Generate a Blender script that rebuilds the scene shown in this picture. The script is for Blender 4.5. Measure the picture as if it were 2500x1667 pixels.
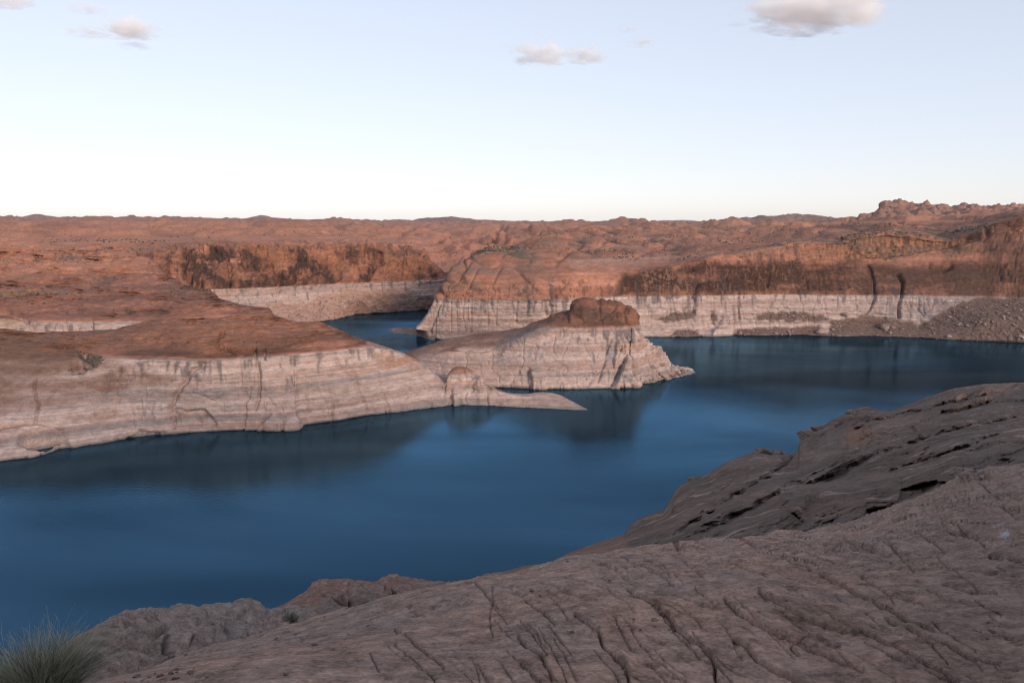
import bpy, math, random
import numpy as np

# ------------------------------------------------------------------ camera, sky, sun, exposure
scene = bpy.context.scene
for o in list(bpy.data.objects):
    bpy.data.objects.remove(o, do_unlink=True)
col = scene.collection

H = 105.0                    # eye height above the lake, metres
F = 1785.0                   # focal length in photo pixels (photo is 2500 x 1667)
HORIZON = 540.0              # photo row of the true horizon
PITCH = math.atan((833.5 - HORIZON) / F)
cam = bpy.data.cameras.new('camera')
cam.sensor_width = 36.0
cam.lens = 36.0 * F / 2500.0
cam.clip_start = 0.1
cam.clip_end = 60000
cam_ob = bpy.data.objects.new('camera', cam)
col.objects.link(cam_ob)
cam_ob.location = (0, 0, H)
cam_ob.rotation_euler = (math.pi / 2 - PITCH, 0, 0)
scene.camera = cam_ob

SUN_EL = math.radians(14.0)
SUN_AZ = math.radians(146.0)   # compass style, clockwise from +Y: behind the camera, to the right
world = bpy.data.worlds.new('World')
scene.world = world
world.use_nodes = True
wn = world.node_tree.nodes
wl = world.node_tree.links
wn.clear()
w_out = wn.new('ShaderNodeOutputWorld')
w_bg = wn.new('ShaderNodeBackground')
w_sky = wn.new('ShaderNodeTexSky')
w_sky.sky_type = 'NISHITA'
w_sky.sun_disc = False
w_sky.sun_elevation = SUN_EL
w_sky.sun_rotation = SUN_AZ
w_sky.altitude = 1200
w_sky.air_density = 1.0
w_sky.dust_density = 1.0
w_sky.ozone_density = 1.6
w_bg.inputs['Strength'].default_value = 0.145
w_hsv = wn.new('ShaderNodeHueSaturation')     # thin pale evening haze: a paler sky than clear air gives
w_hsv.inputs['Saturation'].default_value = 0.85
w_gam = wn.new('ShaderNodeGamma')             # evens out the step from zenith to horizon
w_gam.inputs['Gamma'].default_value = 0.37
w_mul = wn.new('ShaderNodeVectorMath')
w_mul.operation = 'MULTIPLY'
w_mul.inputs[1].default_value = (2.62, 2.56, 2.74)
wl.new(w_sky.outputs[0], w_hsv.inputs['Color'])
wl.new(w_hsv.outputs[0], w_gam.inputs['Color'])
wl.new(w_gam.outputs[0], w_mul.inputs[0])
wl.new(w_mul.outputs[0], w_bg.inputs['Color'])
wl.new(w_bg.outputs[0], w_out.inputs['Surface'])

sun = bpy.data.lights.new('sun', 'SUN')
sun.energy = 2.3
sun.angle = math.radians(14)
sun.color = (1.0, 0.80, 0.66)
sun_ob = bpy.data.objects.new('sun', sun)
col.objects.link(sun_ob)
sdx, sdy = math.sin(SUN_AZ), math.cos(SUN_AZ)
sun_ob.location = (sdx * 300, sdy * 300, 400)
sun_ob.rotation_euler = (math.pi / 2 - SUN_EL, 0, math.atan2(sdx, -sdy))

vs = scene.view_settings
vs.view_transform = 'Standard'
vs.look = 'None'
vs.gamma = 1.0
vs.use_curve_mapping = False
vs.exposure = 0.44
scene.cycles.filter_width = 1.1

# ------------------------------------------------------------------ numeric helpers
rng = np.random.default_rng(7)
PERM = np.concatenate([rng.permutation(256)] * 3).astype(np.int32)
GRAD = rng.normal(size=(256, 3)).astype(np.float32)
GRAD /= np.linalg.norm(GRAD, axis=1, keepdims=True)


def perlin(x, y, z=0.0):
    """3-D gradient noise, about -0.7 .. 0.7"""
    x = np.asarray(x, np.float32)
    y = np.broadcast_to(np.asarray(y, np.float32), x.shape)
    z = np.broadcast_to(np.asarray(z, np.float32), x.shape)
    xi, yi, zi = np.floor(x), np.floor(y), np.floor(z)
    xf, yf, zf = x - xi, y - yi, z - zi
    xi = xi.astype(np.int32) & 255
    yi = yi.astype(np.int32) & 255
    zi = zi.astype(np.int32) & 255
    u = xf * xf * xf * (xf * (xf * 6 - 15) + 10)
    v = yf * yf * yf * (yf * (yf * 6 - 15) + 10)
    w = zf * zf * zf * (zf * (zf * 6 - 15) + 10)

    def g(ix, iy, iz):
        h = PERM[PERM[PERM[xi + ix] + yi + iy] + zi + iz]
        gr = GRAD[h]
        return gr[..., 0] * (xf - ix) + gr[..., 1] * (yf - iy) + gr[..., 2] * (zf - iz)
    a = g(0, 0, 0); a = a + u * (g(1, 0, 0) - a)
    b = g(0, 1, 0); b = b + u * (g(1, 1, 0) - b)
    a = a + v * (b - a)
    c = g(0, 0, 1); c = c + u * (g(1, 0, 1) - c)
    d = g(0, 1, 1); d = d + u * (g(1, 1, 1) - d)
    c = c + v * (d - c)
    return a + w * (c - a)


def fbm(x, y, z=0.0, octaves=4, gain=0.5):
    s = 0.0
    a = 1.0
    for o in range(octaves):
        k = 2.0 ** o
        s = s + a * perlin(np.asarray(x) * k + 17.3 * o, np.asarray(y) * k + 5.1 * o, np.asarray(z) * k + 9.7 * o)
        a *= gain
    return s


def sstep(a, b, x):
    t = np.clip((x - a) / (b - a), 0, 1)
    return t * t * (3 - 2 * t)


def hash01(i, j, seed=0):
    i = i.astype(np.int64) & 255
    j = j.astype(np.int64) & 255
    return PERM[PERM[(i + 31 * seed) & 255] + j] / 255.0


def blocks(u, v, seed=0):
    """brick-like fracture: one random level, -0.5..0.5, for each block of each bed"""
    row = np.floor(v)
    off = hash01(row, row * 0 + 7, seed) * 7.3
    c = np.floor(u * (.7 + .8 * hash01(row, row * 0 + 3, seed)) + off)
    return hash01(row, c, seed + 1) - .5


def terrace(n, k, sharp=0.18):
    q = n * k
    f = np.floor(q)
    return (f + sstep(0.5 - sharp, 0.5 + sharp, q - f)) / k


def blur(a, sigma, axis):
    """gaussian blur along one axis, ends held"""
    if sigma <= 0:
        return a
    n = int(3 * sigma) + 1
    k = np.exp(-0.5 * (np.arange(-n, n + 1) / sigma) ** 2)
    k /= k.sum()
    a = np.moveaxis(a, axis, 0)
    pad = np.concatenate([np.repeat(a[:1], n, 0), a, np.repeat(a[-1:], n, 0)], 0)
    out = sum(k[i] * pad[i:i + a.shape[0]] for i in range(2 * n + 1))
    return np.moveaxis(out, 0, axis)


CP, SP = math.cos(PITCH), math.sin(PITCH)


def ray(px, py):
    dx = (np.asarray(px, float) - 1250.0) / F
    dy = (833.5 - np.asarray(py, float)) / F
    return dx, CP + dy * SP, -SP + dy * CP


def at_z(px, py, z):
    x, y, zz = ray(px, py)
    t = (np.asarray(z) - H) / zz
    return np.stack([x * t, y * t, H + zz * t], -1)


def at_d(px, py, d):
    x, y, zz = ray(px, py)
    t = np.asarray(d) / y
    return np.stack([x * t, y * t, H + zz * t], -1)


def project(P):
    x, y, z = P[..., 0], P[..., 1], P[..., 2] - H
    f = y * CP - z * SP
    u = y * SP + z * CP
    f = np.maximum(f, 0.05)
    return 1250 + F * x / f, 833.5 - F * u / f


def normals(P):
    du = np.gradient(P, axis=0)
    dv = np.gradient(P, axis=1)
    n = np.cross(du, dv)
    n /= np.maximum(np.linalg.norm(n, axis=-1, keepdims=True), 1e-9)
    return n


def lerp(a, b, t):
    t = np.asarray(t)[..., None]
    return a * (1 - t) + b * t


def C(*c):
    return np.array(c, np.float32)


def cols(x):
    return np.asarray(x, float)


def loft(px, rows, segs, blur_u=0.0, blur_v=0.0):
    """rows: list of ('z'|'d', [(px,py,val)...]) | ('b', dY, dz) | ('m', t, dz); one grid column per photo column px."""
    base = []
    for r in rows:
        if r[0] in 'zd':
            a = np.array(r[1], float)
            py = np.interp(px, a[:, 0], a[:, 1])
            v = np.interp(px, a[:, 0], a[:, 2])
            base.append(at_z(px, py, v) if r[0] == 'z' else at_d(px, py, v))
        else:
            base.append(r)
    out = []
    for i, r in enumerate(base):
        if isinstance(r, tuple):
            if r[0] == 'b':
                p = out[-1].copy()
                k = 1 + r[1] / p[:, 1]
                p[:, 0] *= k
                p[:, 1] *= k
                p[:, 2] += r[2]
                if len(r) > 3:
                    p[:, 2] = r[3]
            else:
                p = out[-1] * (1 - r[1]) + base[i + 1] * r[1]
                p[:, 2] += r[2] * np.clip((base[i + 1][:, 2] - out[-1][:, 2]) / 10, 0, 1)
            out.append(p)
        else:
            if i == 1 and False:
                pass
            out.append(r)
    Pk = np.stack(out, 1)            # U, K, 3
    vv = []
    for k, n in enumerate(segs):
        vv += list(k + np.arange(n) / n)
    vv.append(len(segs))
    vv = np.array(vv)
    k0 = np.minimum(vv.astype(int), len(segs) - 1)
    t = (vv - k0)[None, :, None]
    P = Pk[:, k0] * (1 - t) + Pk[:, k0 + 1] * t
    P = blur(P, blur_v, 1)
    P = blur(P, blur_u, 0)
    return P


def seg_dist(qx, qy, line):
    d = np.full(qx.shape, 1e9)
    for (x0, y0), (x1, y1) in zip(line[:-1], line[1:]):
        vx, vy = x1 - x0, y1 - y0
        t = np.clip(((qx - x0) * vx + (qy - y0) * vy) / max(vx * vx + vy * vy, 1e-6), 0, 1)
        d = np.minimum(d, np.hypot(qx - x0 - t * vx, qy - y0 - t * vy))
    return d


def groove_field(px, py, grooves, wob=0.0, sharp=False):
    """sum of depth * profile for a list of (polyline, width, depth)"""
    out = np.zeros(px.shape)
    for line, w, depth in grooves:
        a = np.array(line, float)
        m = ((px > a[:, 0].min() - 4 * w) & (px < a[:, 0].max() + 4 * w) &
             (py > a[:, 1].min() - 4 * w) & (py < a[:, 1].max() + 4 * w))
        if not m.any():
            continue
        qx, qy = px[m], py[m]
        if wob:
            qx = qx + wob * perlin(qx / 22, qy / 22, 3.3) * w * 1.5
            qy = qy + wob * perlin(qx / 22, qy / 22, 8.3) * w * 1.5
            if sharp:
                qx = qx + 3.0 * perlin(qx / 9, qy / 9, 1.3); qy = qy + 3.0 * perlin(qx / 9, qy / 9, 4.3)
        d = seg_dist(qx, qy, line)
        out[m] += depth * (np.maximum(0, 1 - d / (1.7 * w)) ** 1.3 if sharp else np.exp(-(d / w) ** 2))
    return out


def poly_mask(px, py, poly, soft, wob=0.0, scale=25.0):
    """soft-edged polygon mask; the outline is roughened by noise"""
    a = np.array(poly, float)
    m = ((px > a[:, 0].min() - 3 * soft - wob) & (px < a[:, 0].max() + 3 * soft + wob) &
         (py > a[:, 1].min() - 3 * soft - wob) & (py < a[:, 1].max() + 3 * soft + wob))
    out = np.zeros(px.shape)
    if not m.any():
        return out
    qx, qy = px[m], py[m]
    if wob:
        ox = wob * fbm(qx / scale, qy / scale, 1.7, 3)
        oy = wob * fbm(qx / scale, qy / scale, 6.1, 3)
        qx, qy = qx + ox, qy + oy
    inside = np.zeros(qx.shape, bool)
    j = len(a) - 1
    for i in range(len(a)):
        xi, yi, xj, yj = a[i, 0], a[i, 1], a[j, 0], a[j, 1]
        c = ((yi > qy) != (yj > qy)) & (qx < (xj - xi) * (qy - yi) / (yj - yi + 1e-9) + xi)
        inside ^= c
        j = i
    d = seg_dist(qx, qy, [tuple(p) for p in a] + [tuple(a[0])])
    d = np.where(inside, d, -d)
    out[m] = sstep(-soft, soft, d)
    return out


# ------------------------------------------------------------------ materials
def rock_material(name, scale, bump_dist, mottled=0.35, stretch=(1, 1, 1)):
    m = bpy.data.materials.new(name)
    m.use_nodes = True
    n, l = m.node_tree.nodes, m.node_tree.links
    n.clear()
    out = n.new('ShaderNodeOutputMaterial')
    bs = n.new('ShaderNodeBsdfPrincipled')
    bs.inputs['Roughness'].default_value = 0.92
    bs.inputs['Specular IOR Level'].default_value = 0.12
    at = n.new('ShaderNodeAttribute'); at.attribute_name = 'Col'
    tc = n.new('ShaderNodeTexCoord')
    mp = n.new('ShaderNodeMapping'); mp.inputs['Scale'].default_value = stretch
    l.new(tc.outputs['Object'], mp.inputs['Vector'])
    n1 = n.new('ShaderNodeTexNoise'); n1.inputs['Scale'].default_value = scale
    n1.inputs['Detail'].default_value = 9; n1.inputs['Roughness'].default_value = 0.65
    l.new(mp.outputs[0], n1.inputs['Vector'])
    r = n.new('ShaderNodeMapRange')
    r.inputs['From Min'].default_value = 0.32; r.inputs['From Max'].default_value = 0.68; r.clamp = False
    r.inputs['To Min'].default_value = 1 - mottled; r.inputs['To Max'].default_value = 1 + mottled
    n3 = n.new('ShaderNodeTexNoise'); n3.inputs['Scale'].default_value = scale * 5.3
    n3.inputs['Detail'].default_value = 6; n3.inputs['Roughness'].default_value = 0.7
    l.new(mp.outputs[0], n3.inputs['Vector'])
    av = n.new('ShaderNodeMix'); av.inputs[0].default_value = 0.45
    l.new(n1.outputs[0], av.inputs[2]); l.new(n3.outputs[0], av.inputs[3])
    l.new(av.outputs[0], r.inputs['Value'])
    mx = n.new('ShaderNodeMixRGB'); mx.blend_type = 'MULTIPLY'; mx.inputs[0].default_value = 1
    l.new(at.outputs['Color'], mx.inputs[1]); l.new(r.outputs[0], mx.inputs[2])
    l.new(mx.outputs[0], bs.inputs['Base Color'])
    n2 = n.new('ShaderNodeTexNoise'); n2.inputs['Scale'].default_value = scale * 3.1
    n2.inputs['Detail'].default_value = 8; n2.inputs['Roughness'].default_value = 0.7
    l.new(mp.outputs[0], n2.inputs['Vector'])
    bp = n.new('ShaderNodeBump'); bp.inputs['Strength'].default_value = 1.0
    bp.inputs['Distance'].default_value = bump_dist
    l.new(n2.outputs[0], bp.inputs['Height'])
    l.new(bp.outputs[0], bs.inputs['Normal'])
    l.new(bs.outputs[0], out.inputs['Surface'])
    return m


MAT_FAR = rock_material('sandstone_far', 0.22, 0.7, 0.42, (1, 1, 2.6))
MAT_NEAR = rock_material('sandstone_near', 5.0, 0.08, 0.75, (1, 1, 1))
MAT_MID = rock_material('sandstone_mid', 0.7, 0.2, 0.45, (1, 1, 2.0))
MAT_HILL = rock_material('sandstone_hills', 0.02, 4.0, 0.25)


def plain_material(name, color, rough=0.9, noise=None):
    m = bpy.data.materials.new(name)
    m.use_nodes = True
    n, l = m.node_tree.nodes, m.node_tree.links
    bs = n['Principled BSDF']
    bs.inputs['Roughness'].default_value = rough
    bs.inputs['Specular IOR Level'].default_value = 0.15
    tc = n.new('ShaderNodeTexCoord')
    t = n.new('ShaderNodeTexNoise'); t.inputs['Scale'].default_value = noise or 4.0
    t.inputs['Detail'].default_value = 6
    l.new(tc.outputs['Object'], t.inputs['Vector'])
    cr = n.new('ShaderNodeValToRGB')
    c = np.array(color)
    cr.color_ramp.elements[0].position = 0.3; cr.color_ramp.elements[1].position = 0.7
    cr.color_ramp.elements[0].color = (*(c * 0.65), 1)
    cr.color_ramp.elements[1].color = (*np.minimum(c * 1.3, 1), 1)
    l.new(t.outputs[0], cr.inputs[0]); l.new(cr.outputs[0], bs.inputs['Base Color'])
    return m


# ------------------------------------------------------------------ mesh helpers
def make_mesh(name, V, Q, mat, colors=None, smooth=True):
    V = np.ascontiguousarray(V.reshape(-1, 3), np.float32)
    Q = np.ascontiguousarray(Q, np.int32)
    k = Q.shape[1]
    me = bpy.data.meshes.new(name)
    me.vertices.add(len(V)); me.vertices.foreach_set('co', V.ravel())
    me.loops.add(Q.size); me.loops.foreach_set('vertex_index', Q.ravel())
    me.polygons.add(len(Q))
    me.polygons.foreach_set('loop_start', np.arange(0, Q.size, k, dtype=np.int32))
    me.polygons.foreach_set('loop_total', np.full(len(Q), k, np.int32))
    me.update(calc_edges=True)
    me.polygons.foreach_set('use_smooth', np.full(len(Q), smooth))
    if colors is not None:
        a = me.color_attributes.new('Col', 'FLOAT_COLOR', 'POINT')
        c = np.ones((len(V), 4), np.float32)
        c[:, :3] = np.clip(colors.reshape(-1, 3), 0.005, 0.9)
        a.data.foreach_set('color', c.ravel())
    if mat:
        me.materials.append(mat)
    return me


def link(name, me, kind=None, label=None, category=None, group=None, parent=None):
    o = bpy.data.objects.new(name, me)
    col.objects.link(o)
    if kind: o['kind'] = kind
    if label: o['label'] = label
    if category: o['category'] = category
    if group: o['group'] = group
    if parent: o.parent = parent
    return o


def grid_quads(nu, nv):
    i = np.arange(nu - 1)[:, None] * nv + np.arange(nv - 1)[None]
    return np.stack([i, i + nv, i + nv + 1, i + 1], -1).reshape(-1, 4)


LAND = {}                       # name -> (world points, photo px, photo py, normals)


def land(name, P, colors, mat, kind='structure', label=None):
    me = make_mesh(name, P, grid_quads(P.shape[0], P.shape[1]), mat, colors)
    o = link(name, me, kind, label)
    x, y = project(P)
    LAND[name] = LAND.get(name, []) + [(P, x, y, normals(P))]
    return o


def anchor(name, px, py, which=0):
    """the point of a landform seen at photo pixel (px, py)"""
    P, x, y, N = LAND[name][which]
    i = np.argmin((x - px) ** 2 + (y - py) ** 2 + 0.0 * P[..., 1])
    u, v = np.unravel_index(i, x.shape)
    return P[u, v], N[u, v]


def upn(N):
    return N


# ------------------------------------------------------------------ colour of the canyon rock
WHITE = C(.47, .355, .305); PINK = C(.34, .215, .17); GREY = C(.21, .19, .185); RUST = C(.38, .19, .115)
RED = C(.33, .145, .088); ORANGE = C(.47, .22, .145); BROWN = C(.19, .095, .065); VARN = C(.075, .048, .042)
SILT = C(.25, .145, .105); SCRUBC = C(.14, .115, .085)
RING = 36.0


def canyon_color(P, N, ring=True, varnish=0.5, seed=0.0, scale=1.0):
    X, Y, Z = P[..., 0], P[..., 1], P[..., 2]
    flat = np.abs(N[..., 2])
    n1 = fbm(X * .012 + seed, Y * .012, Z * .03, 4)
    n2 = fbm(X * .05 + seed, Y * .05, Z * .22, 4)
    st = fbm(X * .006 + seed, Y * .006, Z * .42 + 3 * n1, 4)         # bedding
    red = lerp(np.broadcast_to(RED, P.shape), ORANGE, np.clip(.45 + .9 * n1 + .5 * st + .25 * (flat - .6), 0, 1))
    red = lerp(red, BROWN, np.clip(.25 + 1.1 * n2 + .35 * st, 0, 1) * .65)
    red = red * (1 + .30 * np.clip(st, -.7, .7))[..., None]
    streak = fbm(X * .11 + seed, Y * .11, Z * .012, 4)               # runs down the face
    wall = sstep(.80, .45, flat)
    v = sstep(.02, .38, streak + .5 * n1 + .35 * (varnish - .5)) * wall * varnish
    red = lerp(red, VARN, np.clip(v, 0, 1) * .9)
    if not ring:
        return red
    jag = .9 * streak + .7 * fbm(X * .35 + seed, Y * .35, Z * .02, 3)
    zz = Z + .8 * n1
    w = np.broadcast_to(WHITE, P.shape)
    band = fbm(X * .0035 + seed, Y * .0035, zz * .33, 4)
    band2 = fbm(X * .01, Y * .01 + 3, zz * 1.1, 3)
    w = lerp(w, PINK, np.clip(.3 + 1.8 * band + .7 * band2, 0, 1) * .8)
    w = lerp(w, GREY, sstep(.0, .5, fbm(X * .004, Y * .004 + seed, zz * .42 + 7, 3) + .35 * n2) * .7)
    w = lerp(w, RUST, sstep(.28, .6, band2 + .5 * n1 + .3 * n2) * .65)
    w = w * (1 + .25 * band2 + .22 * n2 + .34 * perlin(X * .004, Y * .004 + seed, zz * 1.7) + .22 * perlin(X * .006 + 4, Y * .006, zz * 4.0))[..., None]
    drip = sstep(.15, .5, fbm(X * .22 + seed, Y * .22, Z * .01, 3) + .35 * fbm(X * .02, Y * .02, 0, 2) - .25 + .02 * np.clip(Z - 14, 0, 22))
    w = lerp(w, C(.13, .11, .105), drip * wall * .75)
    w = lerp(w, SILT, sstep(.80, .95, flat + .12 * n2) * sstep(3, 9, Z) * .85)
    w = lerp(w, C(.20, .17, .15), sstep(1.6, .7, Z + .6 * n2) * .8)          # wet foot at the lake
    t = sstep(RING + .55, RING - .25, Z + .55 * jag)
    return lerp(red, w, t)


def cliff_disp(P, N, amp=1.0, seed=0.0, joints=1.0, ledges=1.0):
    X, Y, Z = P[..., 0], P[..., 1], P[..., 2]
    wall = sstep(.92, .55, np.abs(N[..., 2]))
    big = fbm(X * .018 + seed, Y * .018, Z * .02, 3) * 4.2
    jn = fbm(X * .06 + seed, Y * .06, Z * .010, 4)
    j = -np.exp(-(jn / .05) ** 2) * 1.5 * joints + .9 * terrace(jn, 4, .12) * joints
    bed = fbm(X * .008 + seed, Y * .008, Z * .30, 4)
    b = terrace(bed, 5, .15) * 1.5 * ledges
    fine = fbm(X * .16 + seed, Y * .16, Z * .34, 4) * .75
    sv = Z + 1.5 * perlin(X * .02, Y * .02, seed)
    su = X + .7 * Y + 2.0 * perlin(X * .1, Y * .1, Z * .1)
    blk = blocks(su * .10, sv * .21, int(seed)) * 1.1 + blocks(su * .27, sv * .6, int(seed) + 3) * .5
    return amp * (big * (.35 + .65 * wall) + (j + b + blk) * wall + fine)


def top_disp(P, N, amp, seed, wl=70.0):
    """rounded slickrock domes with thin bedding steps"""
    X, Y, Z = P[..., 0], P[..., 1], P[..., 2]
    k = 1 / wl
    b = np.abs(perlin(X * k + seed, Y * k, 2.1)) * 1.2 + np.abs(perlin(X * 2.3 * k, Y * 2.3 * k + seed, 5.1)) * .6 \
        + np.abs(perlin(X * 5.1 * k, Y * 5.1 * k + seed, 7.7)) * .3
    return amp * (.55 - b) * -1.0 * -1.0


def grow(P, f):
    """move a surface along its upward normal"""
    return P + upn(normals(P)) * f[..., None]


def bench(P, spacing, warp, strength, seed, mask=1.0, tilt=0.0, wx=140.0, wy=45.0):
    """break a smooth slope into ledges: risers that face out and treads between them"""
    x, y = project(P)
    L = np.log(np.maximum(P[..., 1], 1.0))
    gy = np.gradient(y, axis=1); gL = np.gradient(L, axis=1)
    rate = np.clip(np.where(gy < -.05, -gL / np.minimum(gy, -.05), 0), 0, .05)
    rate = blur(blur(rate, 5, 1), 4, 0)
    w = fbm(x / wx + seed, y / wy, seed, 4)
    q = (y + tilt * x + warp * w) / spacing
    st = terrace(-q, 1, .15) + q
    on = sstep(-.3, .3, fbm(x / 110 + seed, y / 16, seed + 3, 3))
    dl = st * spacing * rate * strength * mask * (.25 + .75 * on)
    cam_p = np.array([0, 0, H])
    return cam_p + (P - cam_p) * np.exp(dl)[..., None]


# ================================================================== LAKE
def build_water():
    m = bpy.data.materials.new('lake_water')
    m.use_nodes = True
    n, l = m.node_tree.nodes, m.node_tree.links
    n.clear()
    out = n.new('ShaderNodeOutputMaterial')
    mix = n.new('ShaderNodeMixShader')
    df = n.new('ShaderNodeBsdfDiffuse'); df.inputs['Color'].default_value = (.003, .008, .013, 1)
    gl = n.new('ShaderNodeBsdfGlossy'); gl.inputs['Color'].default_value = (.28, .64, 1.0, 1)
    fr = n.new('ShaderNodeFresnel'); fr.inputs['IOR'].default_value = 1.5
    tc = n.new('ShaderNodeTexCoord')
    mp = n.new('ShaderNodeMapping'); mp.inputs['Scale'].default_value = (.006, .016, 1)
    l.new(tc.outputs['Object'], mp.inputs['Vector'])
    big = n.new('ShaderNodeTexNoise'); big.inputs['Scale'].default_value = 1.0; big.inputs['Detail'].default_value = 4
    l.new(mp.outputs[0], big.inputs['Vector'])
    rr = n.new('ShaderNodeMapRange')
    rr.inputs['From Min'].default_value = .35; rr.inputs['From Max'].default_value = .65
    rr.inputs['To Min'].default_value = .05; rr.inputs['To Max'].default_value = .22
    l.new(big.outputs[0], rr.inputs['Value'])
    last = rr.outputs[0]
    for (bx, by), (rx, ry), amt in (((-110, 725), (120, 130), .45), ((-150, 250), (70, 28), .25), ((0, 320), (90, 45), .15)):
        m1 = n.new('ShaderNodeMapping'); m1.vector_type = 'TEXTURE'
        m1.inputs['Location'].default_value = (bx, by, 0); m1.inputs['Scale'].default_value = (rx, ry, 1000)
        l.new(tc.outputs['Object'], m1.inputs['Vector'])
        g1 = n.new('ShaderNodeTexGradient'); g1.gradient_type = 'QUADRATIC_SPHERE'
        l.new(m1.outputs[0], g1.inputs['Vector'])
        a1 = n.new('ShaderNodeMath'); a1.operation = 'MULTIPLY_ADD'; a1.inputs[1].default_value = amt
        l.new(g1.outputs[1], a1.inputs[0]); l.new(last, a1.inputs[2]); last = a1.outputs[0]
    l.new(last, gl.inputs['Roughness'])
    wv = n.new('ShaderNodeTexNoise'); wv.inputs['Scale'].default_value = .55; wv.inputs['Detail'].default_value = 5
    wv.inputs['Roughness'].default_value = .6
    mp2 = n.new('ShaderNodeMapping'); mp2.inputs['Scale'].default_value = (.7, 1.6, 1); mp2.inputs['Rotation'].default_value = (0, 0, .3)
    l.new(tc.outputs['Object'], mp2.inputs['Vector']); l.new(mp2.outputs[0], wv.inputs['Vector'])
    bp = n.new('ShaderNodeBump'); bp.inputs['Strength'].default_value = .35; bp.inputs['Distance'].default_value = .16
    l.new(wv.outputs[0], bp.inputs['Height']); l.new(bp.outputs[0], gl.inputs['Normal'])
    mp3 = n.new('ShaderNodeMapping'); mp3.inputs['Scale'].default_value = (.0045, .011, 1); mp3.inputs['Location'].default_value = (.35, .2, 0)
    l.new(tc.outputs['Object'], mp3.inputs['Vector'])
    pn = n.new('ShaderNodeTexNoise'); pn.inputs['Scale'].default_value = 1.0; pn.inputs['Detail'].default_value = 5; pn.inputs['Distortion'].default_value = .6
    l.new(mp3.outputs[0], pn.inputs['Vector'])
    pr = n.new('ShaderNodeMapRange'); pr.inputs['From Min'].default_value = .35; pr.inputs['From Max'].default_value = .68
    pr.inputs['To Min'].default_value = .72; pr.inputs['To Max'].default_value = 1.45
    l.new(pn.outputs[0], pr.inputs['Value'])
    pm = n.new('ShaderNodeMath'); pm.operation = 'MULTIPLY'; pm.use_clamp = True
    l.new(fr.outputs[0], pm.inputs[0]); l.new(pr.outputs[0], pm.inputs[1])
    l.new(pm.outputs[0], mix.inputs[0]); l.new(df.outputs[0], mix.inputs[1]); l.new(gl.outputs[0], mix.inputs[2])
    l.new(mix.outputs[0], out.inputs['Surface'])
    V = np.array([(-9000, -200, 0), (9000, -200, 0), (9000, 3000, 0), (-9000, 3000, 0)])
    link('lake_water', make_mesh('lake_water', V, np.array([[0, 1, 2, 3]]), m), 'structure')


build_water()

# ================================================================== LEFT PENINSULA
def under(rowpts):
    return ('d', rowpts)


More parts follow.
